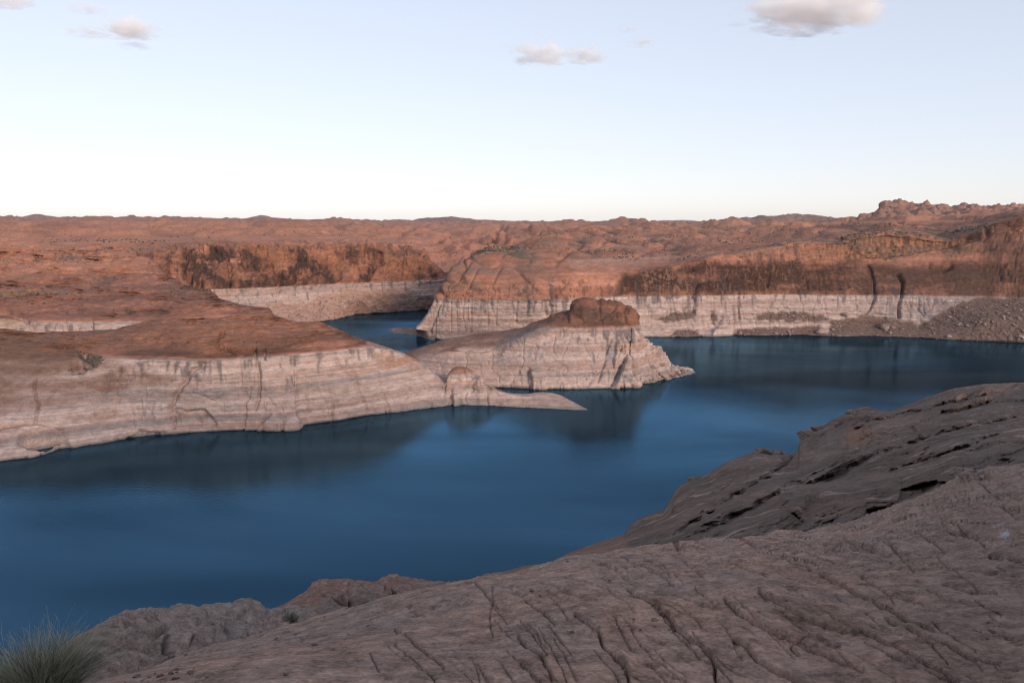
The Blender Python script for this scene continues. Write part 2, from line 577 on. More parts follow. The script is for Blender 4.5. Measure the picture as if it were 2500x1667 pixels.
def build_peninsula():
    px = np.concatenate([np.linspace(-260, -8, 60), np.linspace(-5, 1437, 800)])
    W = [(-260, 1190), (0, 1128), (75, 1119), (156, 1098), (318, 1071), (390, 1065), (480, 1057), (582, 1051), (624, 1052), (723, 1050),
         (732, 1040), (816, 1030), (900, 1015), (1032, 1000), (1104, 991), (1122, 990), (1215, 991), (1300, 995), (1360, 999), (1399, 1001), (1437, 1000.5)]
    ringtop = [(-260, 885, 36), (0, 878, 36), (150, 878, 36), (255, 872, 36), (400, 878, 36), (500, 880, 36), (640, 872, 36), (700, 868, 36),
               (822, 857, 36), (900, 849, 35.5), (945, 853, 32.5), (984, 868, 27.5), (1035, 892, 20.5), (1059, 914, 15.5), (1088, 939, 11), (1093, 932, 13), (1096, 910, 17),
               (1128, 899, 19.5), (1152, 909, 17), (1170, 924, 14.5), (1215, 956, 7.5), (1275, 969, 4.6), (1322, 966, 5), (1367, 972, 4), (1392, 983, 2.5), (1418, 994, 1), (1437, 1000.3, -.1)]
    crest = [(-260, 800, 44), (0, 802, 44), (80, 808, 43), (168, 807, 43), (280, 803, 44), (360, 785, 46), (450, 776, 48), (560, 768, 49), (655, 759, 50),
             (720, 781, 46.5), (780, 786, 45.5), (810, 801, 43), (870, 822, 39.3), (930, 843, 33.6), (984, 862, 27.8), (1035, 885, 21), (1059, 909, 15.5), (1089, 934, 11),
             (1093, 925, 13.5), (1096, 905, 17), (1110, 895, 19.5), (1128, 893, 20), (1152, 903, 18), (1170, 918, 15), (1188, 936, 11), (1215, 951, 7.6), (1239, 960, 5.6),
             (1275, 964, 4.6), (1300, 961, 5), (1322, 958, 5.6), (1344, 959, 5.4), (1367, 964, 4.4), (1392, 977, 2.6), (1418, 991, 1.0), (1437, 1000.2, -.1)]
    w3 = [(a, b, 0) for a, b in W]
    und = [(a, b + 14, -7) for a, b in W]
    P = loft(px, [('z', und), ('z', w3), ('z', ringtop), ('m', .4, 2.5), ('z', crest), ('b', 14, -3), ('b', 40, -20), ('b', 40, -40)],
             [4, 110, 34, 34, 6, 6, 4], 1.2, 2.0)
    N = upn(normals(P))
    x, y = project(P)
    d = cliff_disp(P, N, .62, 1.3, joints=.9)
    taper = sstep(1437, 1250, px)[:, None] * .75 + .25
    d = d * taper
    d += fbm(P[..., 0] * .03, P[..., 1] * .03, 4, 3) * 2.2 * sstep(33, 40, P[..., 2])
    d += terrace(fbm(P[..., 0] * .012, P[..., 1] * .012, P[..., 2] * .3, 4), 7, .10) * 1.8 * sstep(36, 39, P[..., 2])
    grooves = [
        ([(622, 845), (628, 890), (636, 940), (632, 970), (622, 1000)], 4, 2.2), ([(645, 850), (648, 880)], 3, 1.8), ([(590, 870), (520, 840), (545, 815)], 5, 1.5),
        ([(510, 885), (470, 905), (440, 945), (412, 995), (425, 1042)], 6, 2.6), ([(425, 1035), (425, 1000), (450, 1003), (500, 1003), (525, 1036)], 4, 2.0),
        ([(595, 1050), (600, 985), (606, 970)], 3, 1.4), ([(820, 860), (828, 890), (862, 925), (880, 965), (900, 1000)], 3, 1.3),
        ([(850, 890), (870, 915), (875, 940)], 3, 1.0), ([(720, 880), (718, 940)], 2.5, .9), ([(815, 990), (812, 1030)], 2.5, 1.0), ([(940, 968), (942, 1010)], 2.5, .9),
        ([(1000, 945), (1020, 968), (1054, 985), (1052, 998)], 3, 1.0), ([(1100, 950), (1104, 990)], 3.5, 2.2), ([(1118, 965), (1124, 988)], 3, .8),
        ([(1115, 925), (1140, 940), (1165, 955)], 4, 1.0), ([(1180, 935), (1215, 963)], 3, .8),
        ([(85, 930), (82, 955), (95, 985), (85, 1030)], 4, 1.5), ([(210, 870), (225, 890), (180, 900)], 12, 3.0), ([(345, 975), (343, 1022)], 3, 1.0),
        ([(318, 1070), (340, 1055), (400, 1058)], 6, 2.2), ([(470, 960), (520, 978), (545, 965)], 3, .8), ([(624, 1050), (640, 1030), (665, 1010)], 3, 1.2), ([(690, 1050), (690, 1025)], 3, 1.0),
        ([(0, 1040), (30, 1035), (100, 1032), (150, 1045)], 5, 1.5), ([(270, 850), (330, 838), (480, 842)], 8, -.5),
    ]
    d -= groove_field(x, y, grooves, .8)
    alcoves = [([(45, 1075), (60, 1055), (110, 1050), (160, 1070), (165, 1090), (140, 1100), (70, 1090)], 10, 7.0),
               ([(428, 1040), (432, 1010), (470, 1003), (500, 1005), (525, 1038)], 6, 3.2), ([(322, 1068), (342, 1053), (395, 1058), (390, 1066)], 5, 3.5)]
    for pl, s, dep in alcoves:
        d -= dep * poly_mask(x, y, pl, s, 4)
    d += 2.2 * poly_mask(x, y, [(625, 1050), (665, 1008), (720, 1012), (745, 1045), (720, 1052)], 7, 4)
    d += 1.8 * poly_mask(x, y, [(1104, 990), (1103, 962), (1118, 962), (1124, 990)], 3, 2)
    P2 = P + N * d[..., None]
    mk = sstep(36.5, 39, P2[..., 2]) * sstep(960, 900, x)
    P2 = bench(P2, 9.0, 16, .85, 3.0, mk, .04)
    P2 = bench(P2, 4.0, 12, .6, 8.0, mk, -.03)
    N2 = upn(normals(P2))
    c = canyon_color(P2, blur(blur(N2, 1.5, 0), 1.5, 1), seed=2.0, varnish=.25)
    X, Y, Z = P2[..., 0], P2[..., 1], P2[..., 2]
    nn = fbm(X * .03, Y * .03, Z * .2, 4)
    # silt that slumped over the pale band at the left
    m = poly_mask(x, y, [(-300, 860), (240, 860), (330, 905), (420, 925), (330, 955), (150, 975), (60, 985), (-300, 1010)], 22, 24, 60)
    c = lerp(c, SILT * .82, m * np.clip(.72 + nn, 0, 1))
    # brown lip just above the band
    m = sstep(36.3, 37, Z) * sstep(46, 39, Z) * sstep(250, 330, x)
    c = lerp(c, C(.125, .063, .042), m * np.clip(.85 + 1.2 * nn, 0, 1))
    c = lerp(c, C(.22, .115, .08), sstep(37, 40, Z) * .5)
    c = lerp(c, C(.15, .09, .07), sstep(36.5, 37, Z) * sstep(520, 250, x) * np.clip(.7 + nn, 0, 1) * .7)
    # rusty stains
    for pl in ([(150, 1025), (260, 1005), (330, 1010), (220, 1030)], [(300, 975), (470, 950), (420, 965)], [(560, 950), (760, 930), (900, 905), (700, 945)], [(905, 868), (990, 865), (1050, 905), (940, 900)]):
        c = lerp(c, C(.34, .20, .135), poly_mask(x, y, pl, 8, 16, 30) * .6)
    # cap of the knob
    c = lerp(c, C(.27, .14, .095), poly_mask(x, y, [(1096, 915), (1100, 895), (1128, 888), (1158, 905), (1152, 912)], 4, 4) * .9)
    # gully shrubs
    c = lerp(c, C(.085, .08, .065), poly_mask(x, y, [(178, 850), (230, 868), (258, 872), (235, 895), (205, 885)], 5, 10, 14) * .8)
    c = lerp(c, SILT * .65, poly_mask(x, y, [(-300, 790), (110, 815), (180, 850), (220, 900), (-300, 960)], 20, 20) * .7)
    # streaked pale panel
    s = sstep(.0, .35, fbm(X * .5, Y * .5, Z * .01, 2))
    c = lerp(c, C(.25, .235, .225), poly_mask(x, y, [(340, 978), (425, 965), (420, 995), (345, 1020)], 4, 5) * s * .8)
    land('canyon_rock', P2, c, MAT_FAR)


build_peninsula()


# ================================================================== MIDDLE BUTTE
def build_butte():
    px = np.linspace(970, 1700, 500)
    W = [(970, 938), (1100, 946), (1210, 946), (1297, 949), (1399, 951), (1529, 949), (1568, 943), (1573, 936), (1638, 925), (1680, 915), (1700, 911)]
    shoulder = [(970, 885, 486), (1000, 880, 486), (1096, 860, 478), (1210, 850, 474), (1260, 828, 473), (1316, 802, 474), (1427, 800, 474), (1545, 801, 478),
                (1562, 806, 483), (1575, 835, 485), (1590, 852, 490), (1606, 852, 494), (1625, 866, 497), (1636, 896, 499), (1673, 899, 503), (1700, 909, 508)]
    crest = [(970, 866, 500), (1000, 857, 500), (1038, 845, 500), (1083, 829, 500), (1160, 814, 500), (1236, 805, 500), (1281, 797, 500), (1297, 786, 499), (1335, 778, 498),
             (1367, 763, 497), (1391, 756, 496), (1396, 731, 494), (1424, 727, 494), (1469, 728, 494), (1479, 735, 494), (1513, 738, 494), (1532, 746, 494), (1553, 760, 493), (1560, 774, 493),
             (1564, 797, 493), (1574, 819, 494), (1584, 837, 496), (1591, 846, 498), (1606, 846, 499), (1625, 860, 501), (1635, 892, 503), (1650, 893, 505), (1673, 895, 507), (1690, 900, 508), (1700, 909, 509)]
    P = loft(px, [('z', [(a, b + 10, -6) for a, b in W]), ('z', [(a, b, 0) for a, b in W]), ('d', shoulder), ('m', .45, 2.0), ('d', crest), ('b', 16, -3), ('b', 30, -18), ('b', 40, -40)],
             [3, 96, 30, 28, 6, 6, 4], .5, 1.6)
    N = upn(normals(P)); x, y = project(P)
    X, Y, Z = P[..., 0], P[..., 1], P[..., 2]
    tap = .2 + .8 * sstep(1700, 1600, x)
    d = cliff_disp(P, N, .55, 8.8, joints=.8) * tap
    # the broken right end: steep ribs
    rib = fbm(X * .13, Y * .13, Z * .02, 3)
    rm = sstep(1470, 1540, x) * sstep(34, 26, Z)
    d += rm * (terrace(rib, 5, .1) * 4.0 - 2.2 * np.exp(-(rib / .06) ** 2)) * tap
    d += (fbm(X * .12, Y * .12, Z * .2, 4) * 2.6 + blocks((X + .3 * Y) * .12, Z * .25, 31) * .6) * sstep(37, 41, Z)
    grooves = [([(1297, 945), (1290, 905)], 4, 2.4), ([(1460, 930), (1478, 870), (1490, 830)], 4, 2.0), ([(1495, 940), (1515, 900), (1528, 875)], 5, 3.2),
               ([(1498, 890), (1504, 850), (1500, 800)], 4, 1.4), ([(1570, 900), (1572, 830), (1566, 800)], 3, 1.6), ([(1592, 900), (1590, 850)], 3, 1.8), ([(1540, 800), (1545, 870), (1550, 930)], 3, 1.4),
               ([(1450, 805), (1453, 835)], 3, 1.2), ([(1460, 735), (1468, 775), (1495, 760), (1505, 745)], 5, 1.6), ([(1520, 750), (1530, 790)], 5, 1.4), ([(1398, 733), (1395, 765), (1425, 785)], 5, 1.0),
               ([(1395, 945), (1430, 935), (1480, 905)], 5, 1.0), ([(1350, 880), (1375, 890), (1385, 905)], 3, .9), ([(1600, 885), (1608, 855)], 3, 1.6), ([(1618, 890), (1622, 866)], 3, 1.4),
               ([(1075, 852), (1300, 862), (1200, 868)], 4, .8)]
    d -= groove_field(x, y, grooves, .8)
    d += 4.0 * poly_mask(x, y, [(1294, 948), (1292, 915), (1308, 905), (1328, 912), (1334, 947)], 4, 4)
    d += 3.0 * poly_mask(x, y, [(1492, 948), (1512, 915), (1528, 880), (1540, 890), (1542, 948)], 5, 4)
    d += 2.5 * poly_mask(x, y, [(1544, 946), (1545, 915), (1560, 912), (1568, 942)], 4, 3)
    d -= 1.8 * poly_mask(x, y, [(1478, 880), (1482, 838), (1500, 832), (1505, 850), (1498, 890)], 4, 3)
    # overhanging cap ledge at the right
    d += 1.6 * poly_mask(x, y, [(1530, 750), (1555, 765), (1552, 775), (1535, 768)], 3, 2)
    P2 = P + N * d[..., None]
    N2 = upn(normals(P2))
    Ns = blur(blur(N2, 2, 0), 2, 1)
    c = canyon_color(P2, Ns, seed=5.0, varnish=.3)
    X, Y, Z = P2[..., 0], P2[..., 1], P2[..., 2]
    nn = fbm(X * .04, Y * .04, Z * .15, 4)
    c = lerp(c, C(.11, .062, .046), sstep(36, 37.5, Z) * np.clip(.85 + nn, 0, 1) * .95)
    c = lerp(c, C(.18, .10, .073), poly_mask(x, y, [(960, 850), (1240, 795), (1300, 780), (1330, 795), (1235, 838), (1130, 850), (1060, 860), (980, 885)], 8, 10, 40) * np.clip(.85 + nn, 0, 1))
    c = lerp(c, C(.17, .14, .135), poly_mask(x, y, [(1205, 858), (1225, 835), (1300, 800), (1345, 800), (1330, 815), (1250, 845)], 8, 12, 40) * .75)
    c = lerp(c, C(.24, .22, .21), poly_mask(x, y, [(1478, 880), (1482, 840), (1503, 835), (1505, 850), (1498, 890)], 4, 5) * .7)
    c = lerp(c, C(.24, .175, .145), poly_mask(x, y, [(1570, 938), (1580, 915), (1630, 905), (1690, 903), (1640, 926)], 5, 6) * .6)
    for pl in ([(1395, 890), (1430, 882), (1440, 892)], [(1240, 895), (1270, 890), (1280, 896)], [(1550, 880), (1556, 885), (1552, 895)]):
        c = lerp(c, RUST, poly_mask(x, y, pl, 4, 8, 14) * .7)
    s = sstep(.0, .3, fbm(X * .4, Y * .4, Z * .01, 2))
    c = lerp(c, C(.22, .20, .195), poly_mask(x, y, [(1200, 865), (1330, 850), (1330, 895), (1200, 900)], 10, 10) * s * .6)
    land('canyon_rock', P2, c, MAT_FAR)


build_butte()


# ================================================================== RIGHT-HAND MASSIF
def build_massif():
    px = np.concatenate([np.linspace(1016, 1150, 100), np.linspace(1151.5, 2510, 720), np.linspace(2515, 2780, 50)])
    W = [(1016, 812), (1045, 826), (1070, 829), (1150, 832), (1300, 830), (1581, 823), (1650, 824), (1700, 822), (1745, 823), (1800, 818), (1860, 819), (1950, 818), (2050, 822), (2130, 821), (2235, 825), (2310, 830), (2400, 834), (2500, 838), (2780, 852)]
    toe = [(1016, 804, 652), (1045, 808, 655), (1070, 812, 652), (1300, 805, 655), (1581, 800, 674), (1630, 798, 674), (1700, 800, 678), (1800, 801, 684), (1950, 796, 684), (2130, 795, 684), (2235, 795, 676), (2310, 790, 664), (2400, 778, 650), (2500, 772, 640), (2780, 780, 622)]
    ring = [(1016, 801, 655), (1023, 795, 655), (1035, 780, 655), (1050, 757, 655), (1059, 727, 655), (1080, 729, 652), (1200, 730, 650), (1300, 732, 643), (1395, 729, 655), (1515, 721, 680), (1710, 724, 682), (1905, 717, 694), (2100, 723, 688), (2250, 725, 682), (2400, 726, 674), (2500, 726, 664), (2780, 730, 645)]
    ledge = [(1016, 800, 656), (1023, 794, 656), (1035, 779, 656), (1050, 756, 656), (1060, 720, 658), (1080, 710, 657), (1140, 702, 657), (1300, 700, 655), (1400, 700, 662), (1515, 695, 686), (1635, 690, 690), (1740, 675, 694), (1900, 650, 706), (2058, 636, 717), (2175, 632, 726), (2300, 612, 729), (2400, 580, 719), (2500, 560, 697), (2780, 540, 675)]
    brow = [(1016, 799, 657), (1023, 793, 657), (1035, 777, 657), (1050, 755, 657), (1062, 715, 662), (1080, 694, 664), (1104, 680, 668), (1140, 674, 668), (1300, 668, 668), (1400, 666, 676), (1500, 668, 697), (1635, 653, 700), (1740, 627, 705), (1900, 605, 715), (1929, 592, 717), (2058, 590, 722), (2070, 577, 734), (2175, 566, 737), (2235, 577, 737), (2310, 577, 737), (2385, 562, 730), (2409, 550, 725), (2500, 530, 705), (2780, 500, 680)]
    dome = [(1016, 798, 658), (1023, 792, 658), (1035, 775, 659), (1050, 753, 660), (1062, 712, 668), (1080, 690, 675), (1104, 656, 690), (1140, 632, 710), (1200, 612, 740), (1300, 612, 750), (1500, 622, 770), (1635, 632, 775), (1740, 611, 785), (1900, 591, 795), (2058, 582, 800), (2175, 558, 805), (2310, 557, 800), (2409, 540, 785), (2500, 524, 760), (2780, 495, 730)]
    crest = [(1016, 797, 660), (1023, 791, 660), (1035, 773, 662), (1050, 751, 664), (1062, 709, 674), (1080, 686, 682), (1104, 650, 700), (1140, 626, 740), (1185, 598, 800), (1290, 578, 950), (1356, 560, 1100), (1455, 547, 1300), (1600, 552, 1350), (1800, 557, 1300), (1929, 552, 1250), (2058, 545, 1150), (2175, 538, 1050), (2310, 540, 980), (2500, 520, 880), (2780, 490, 820)]
    P = loft(px, [('z', [(a, b + 8, -6) for a, b in W]), ('z', [(a, b, 0) for a, b in W]), ('d', toe), ('d', ring), ('d', ledge), ('d', brow), ('d', dome), ('d', crest), ('b', 60, -10), ('b', 160, -60)],
             [3, 22, 52, 30, 42, 34, 78, 6, 4], .6, 1.4)
    N = upn(normals(P)); x, y = project(P)
    X, Y, Z = P[..., 0], P[..., 1], P[..., 2]
    top = sstep(62, 75, Z) * sstep(690, 740, Y)
    d = cliff_disp(P, N, .85, 21.0, joints=.75, ledges=.8) * (.35 + .65 * sstep(1020, 1075, x))
    # slickrock swells on the top, gullies between
    bl = np.abs(perlin(X * .011, Y * .007, 2.1)) * 1.5 + np.abs(perlin(X * .025, Y * .016, 5.1)) * .75 + np.abs(perlin(X * .06, Y * .045, 7.7)) * .2
    d += top * (bl * 1.6 - .8) * 11.0 * (.3 + .7 * sstep(700, 900, Y))
    bed = terrace(fbm(X * .01, Y * .01, Z * .28, 4), 6, .15)
    d += bed * 1.6 * top
    # the wall: broken panels and bedding breaks
    wl_ = sstep(37, 40, Z) * sstep(.9, .6, N[..., 2]) * sstep(1400, 1520, x)
    wz = Z + 3 * perlin(X * .012, Y * .012, 3)
    d += wl_ * (blocks((X + .4 * Y) * .035, wz * .10, 21) * .9 + blocks((X + .4 * Y) * .11, wz * .28, 23) * .2 + terrace(fbm(X * .006, Y * .006, wz * .12, 3), 6, .1) * 3.0)
    # domed left end: oblique joints
    dm = sstep(1400, 1250, x) * sstep(36, 42, Z)
    g = perlin((X * .9 + Z * 1.3) * .045, Y * .02, .5)
    d -= dm * 2.4 * np.exp(-(g / .07) ** 2)
    grooves = [([(2085, 635), (2120, 645), (2134, 690), (2136, 730), (2125, 755), (2110, 770)], 2.6, 3.2), ([(2165, 660), (2195, 672), (2205, 690), (2198, 740), (2194, 775)], 3.6, 4.5),
               ([(1875, 660), (1880, 680), (1872, 700)], 3, 2.0), ([(1970, 680), (1972, 705)], 3, 1.5), ([(2270, 650), (2300, 658), (2320, 650)], 6, 4.0), ([(2409, 548), (2412, 575)], 6, 6.0),
               ([(2180, 770), (2060, 760), (1990, 758), (1850, 752)], 3, 1.2), ([(2235, 745), (2252, 770)], 3, 1.5), ([(1345, 745), (1355, 715), (1385, 690)], 7, 3.5), ([(1330, 765), (1332, 735)], 5, 3.0),
               ([(1412, 700), (1420, 690), (1435, 684)], 4, 2.0), ([(1425, 722), (1420, 700)], 4, 2.0), ([(1690, 760), (1695, 725), (1700, 700)], 6, 3.5), ([(1665, 758), (1690, 725)], 5, 2.5), ([(1745, 800), (1738, 765), (1750, 790), (1760, 775)], 5, 4.0),
               ([(1764, 760), (1768, 715)], 4, 1.5), ([(1806, 780), (1805, 720)], 3, 1.4), ([(1790, 818), (1792, 750)], 4, 2.0), ([(1206, 690), (1215, 665), (1225, 650)], 4, 1.6), ([(1075, 760), (1085, 725), (1110, 690), (1150, 640)], 4, 1.6),
               ([(1050, 812), (1060, 775), (1078, 730), (1098, 690)], 4, 2.2), ([(1130, 720), (1150, 690), (1165, 660)], 4, 1.5), ([(1225, 620), (1250, 605), (1280, 598)], 5, 2.0), ([(1260, 790), (1262, 735)], 3, 1.2),
               ([(1550, 625), (1590, 605), (1620, 590)], 9, 4.0), ([(1355, 640), (1380, 615), (1420, 590)], 7, 3.0), ([(1450, 600), (1490, 575)], 7, 3.0), ([(1300, 640), (1500, 633), (1700, 628), (1760, 620)], 5, -1.5), ([(2200, 552), (2330, 552), (2400, 535)], 10, 3.0)]
    d -= groove_field(x, y, grooves, .8)
    # vertical-walled alcove panel
    d -= 4.5 * poly_mask(x, y, [(2062, 628), (2075, 580), (2175, 568), (2240, 580), (2385, 566), (2392, 580), (2300, 604), (2230, 618), (2170, 628)], 5, 4)
    d += 3.0 * poly_mask(x, y, [(1742, 818), (1745, 770), (1785, 758), (1790, 818)], 4, 4)
    d += 2.0 * poly_mask(x, y, [(1440, 760), (1445, 738), (1470, 730), (1480, 760)], 4, 4)
    P2 = P + N * d[..., None]
    P2 = bench(P2, 8.0, 30, .22, 6.0, top, .03, 110, 30)
    N2 = upn(normals(P2))
    Ns = blur(blur(N2, 2, 0), 2, 1)
    c = canyon_color(P2, Ns, seed=9.0, varnish=.62)
    X, Y, Z = P2[..., 0], P2[..., 1], P2[..., 2]
    nn = fbm(X * .03, Y * .03, Z * .1, 4)
    st = fbm(X * .3, Y * .3, Z * .004, 4)
    # dark varnished wall at the right
    m = poly_mask(x, y, [(1500, 722), (1520, 668), (1640, 650), (1760, 640), (1900, 640), (2060, 640), (2250, 650), (2420, 640), (2800, 600), (2800, 730), (2100, 722), (1900, 715), (1700, 722)], 12, 18, 60)
    c = lerp(c, C(.065, .036, .027), m * np.clip(.95 + .9 * nn + .5 * st, 0, 1) * .97 * sstep(35.5, 36.8, Z))
    m = poly_mask(x, y, [(1560, 720), (1570, 660), (1660, 650), (1700, 720)], 8, 10)
    c = lerp(c, C(.30, .16, .105), m * sstep(.0, .2, st) * .6)
    m = poly_mask(x, y, [(2066, 626), (2075, 580), (2175, 568), (2240, 580), (2385, 566), (2392, 580), (2300, 604), (2170, 628)], 5, 5)
    c = lerp(c, lerp(np.broadcast_to(C(.34, .165, .095), c.shape), C(.13, .065, .045), sstep(.0, .3, st + .15)), m * .85)
    # the whole right end is browner, its dimmer light painted into the colour
    c = lerp(c, C(.13, .075, .052), sstep(1850, 2350, x) * sstep(36, 38, Z) * np.clip(.55 + .9 * nn + .5 * st, 0, 1) * .75)
    # weathered grey streaks on the domed left end
    c = lerp(c, C(.19, .125, .095), dm * np.clip(.55 + 1.3 * nn, 0, 1) * .75)
    # grey weathered swells; gullies darkened as scrub and as painted-in shade
    gul = sstep(.35, .12, bl) * top
    c = lerp(c, C(.21, .145, .11), top * np.clip(.35 + 1.3 * nn, 0, 1) * .7)
    c = lerp(c, C(.10, .088, .065), gul * np.clip(.4 + nn, 0, 1) * .8)
    c = lerp(c, C(.37, .23, .175), poly_mask(x, y, [(1370, 632), (1520, 625), (1680, 630), (1560, 648), (1400, 652)], 8, 10, 40) * .6)
    # talus on the benches
    tal = np.maximum.reduce([poly_mask(x, y, pl, 4, 8, 20) for pl in (
        [(2225, 826), (2245, 790), (2330, 745), (2380, 727), (2520, 724), (2800, 724), (2800, 860), (2500, 842)], [(1840, 775), (1880, 762), (1950, 760), (2010, 770), (2035, 780), (1990, 785), (1850, 782)],
        [(2030, 785), (2100, 770), (2180, 775), (2240, 795), (2235, 826), (2020, 820)], [(1795, 818), (1800, 803), (1900, 800), (2000, 795), (2020, 820)], [(1630, 822), (1650, 805), (1690, 805), (1720, 822)], [(1600, 780), (1640, 765), (1700, 755), (1690, 775), (1620, 788)])])
    gr = fbm(X * .9, Y * .9, Z * .9, 3)
    c = lerp(c, (C(.15, .10, .08) * (1 + .7 * gr)[..., None]), tal * .95)
    # crisp drip stains: each runs down from a ledge
    s2 = fbm(X * .42, Y * .42, Z * .004, 3)
    wallm = sstep(.75, .45, Ns[..., 2]) * sstep(36, 37, Z)
    c = lerp(c, C(.05, .036, .032), sstep(.24, .40, s2 + .35 * nn) * wallm * .6)
    c = lerp(c, C(.36, .19, .12), sstep(.26, .42, -s2 + .3 * nn) * wallm * .35)
    # near-black seep streaks on the pale band
    for x0, w, y1 in ((1290, 5, 780), (1303, 4, 770), (1345, 9, 775), (1243, 2, 765), (1556, 4, 745), (1606, 3, 750), (1635, 3, 740), (1696, 8, 735), (1766, 5, 755), (1805, 3, 790), (2060, 3, 745), (2182, 10, 765), (2090, 4, 735), (2225, 5, 745)):
        m = np.exp(-((x + 3 * nn - x0) / w) ** 2) * sstep(y1 + 6, y1 - 20, y) * sstep(650, 700, y) * np.clip(.5 + 2.5 * st, 0, 1)
        c = lerp(c, C(.075, .065, .065), np.clip(m, 0, 1) * .8)
    c = lerp(c, RUST, poly_mask(x, y, [(1085, 765), (1160, 760), (1230, 768), (1100, 772)], 4, 10, 24) * .55)
    # the band greys and darkens towards the far right
    c = lerp(c, C(.19, .17, .165), sstep(2060, 2230, x) * sstep(36.4, 35.6, Z) * (1 - tal) * np.clip(.45 + 1.2 * st, 0, 1) * .8)
    land('canyon_rock', P2, c, MAT_FAR)
    # low gravel spit at its left foot
    px = np.linspace(948, 1062, 90)
    Wl = [(948, 807), (960, 812), (985, 816), (1010, 818), (1030, 822), (1045, 829), (1062, 832)]
    top_ = [(948, 806, .2), (955, 801, 1.8), (968, 799, 2.6), (985, 800, 2.6), (1005, 800, 3), (1020, 800, 4), (1040, 806, 5), (1062, 812, 5)]
    P = loft(px, [('z', [(a, b + 3, -2) for a, b in Wl]), ('z', [(a, b, 0) for a, b in Wl]), ('z', top_), ('b', 8, -3), ('b', 6, -5)], [2, 16, 5, 4], .5, .8)
    N = upn(normals(P))
    n = fbm(P[..., 0] * .25, P[..., 1] * .25, P[..., 2] * .3, 4)
    P2 = P + N * (n * .9)[..., None]
    c = C(.23, .165, .13) * (1 + .7 * fbm(P[..., 0] * .8, P[..., 1] * .8, 0, 3))[..., None]
    land('gravel_spit', P2, c, MAT_FAR)


build_massif()


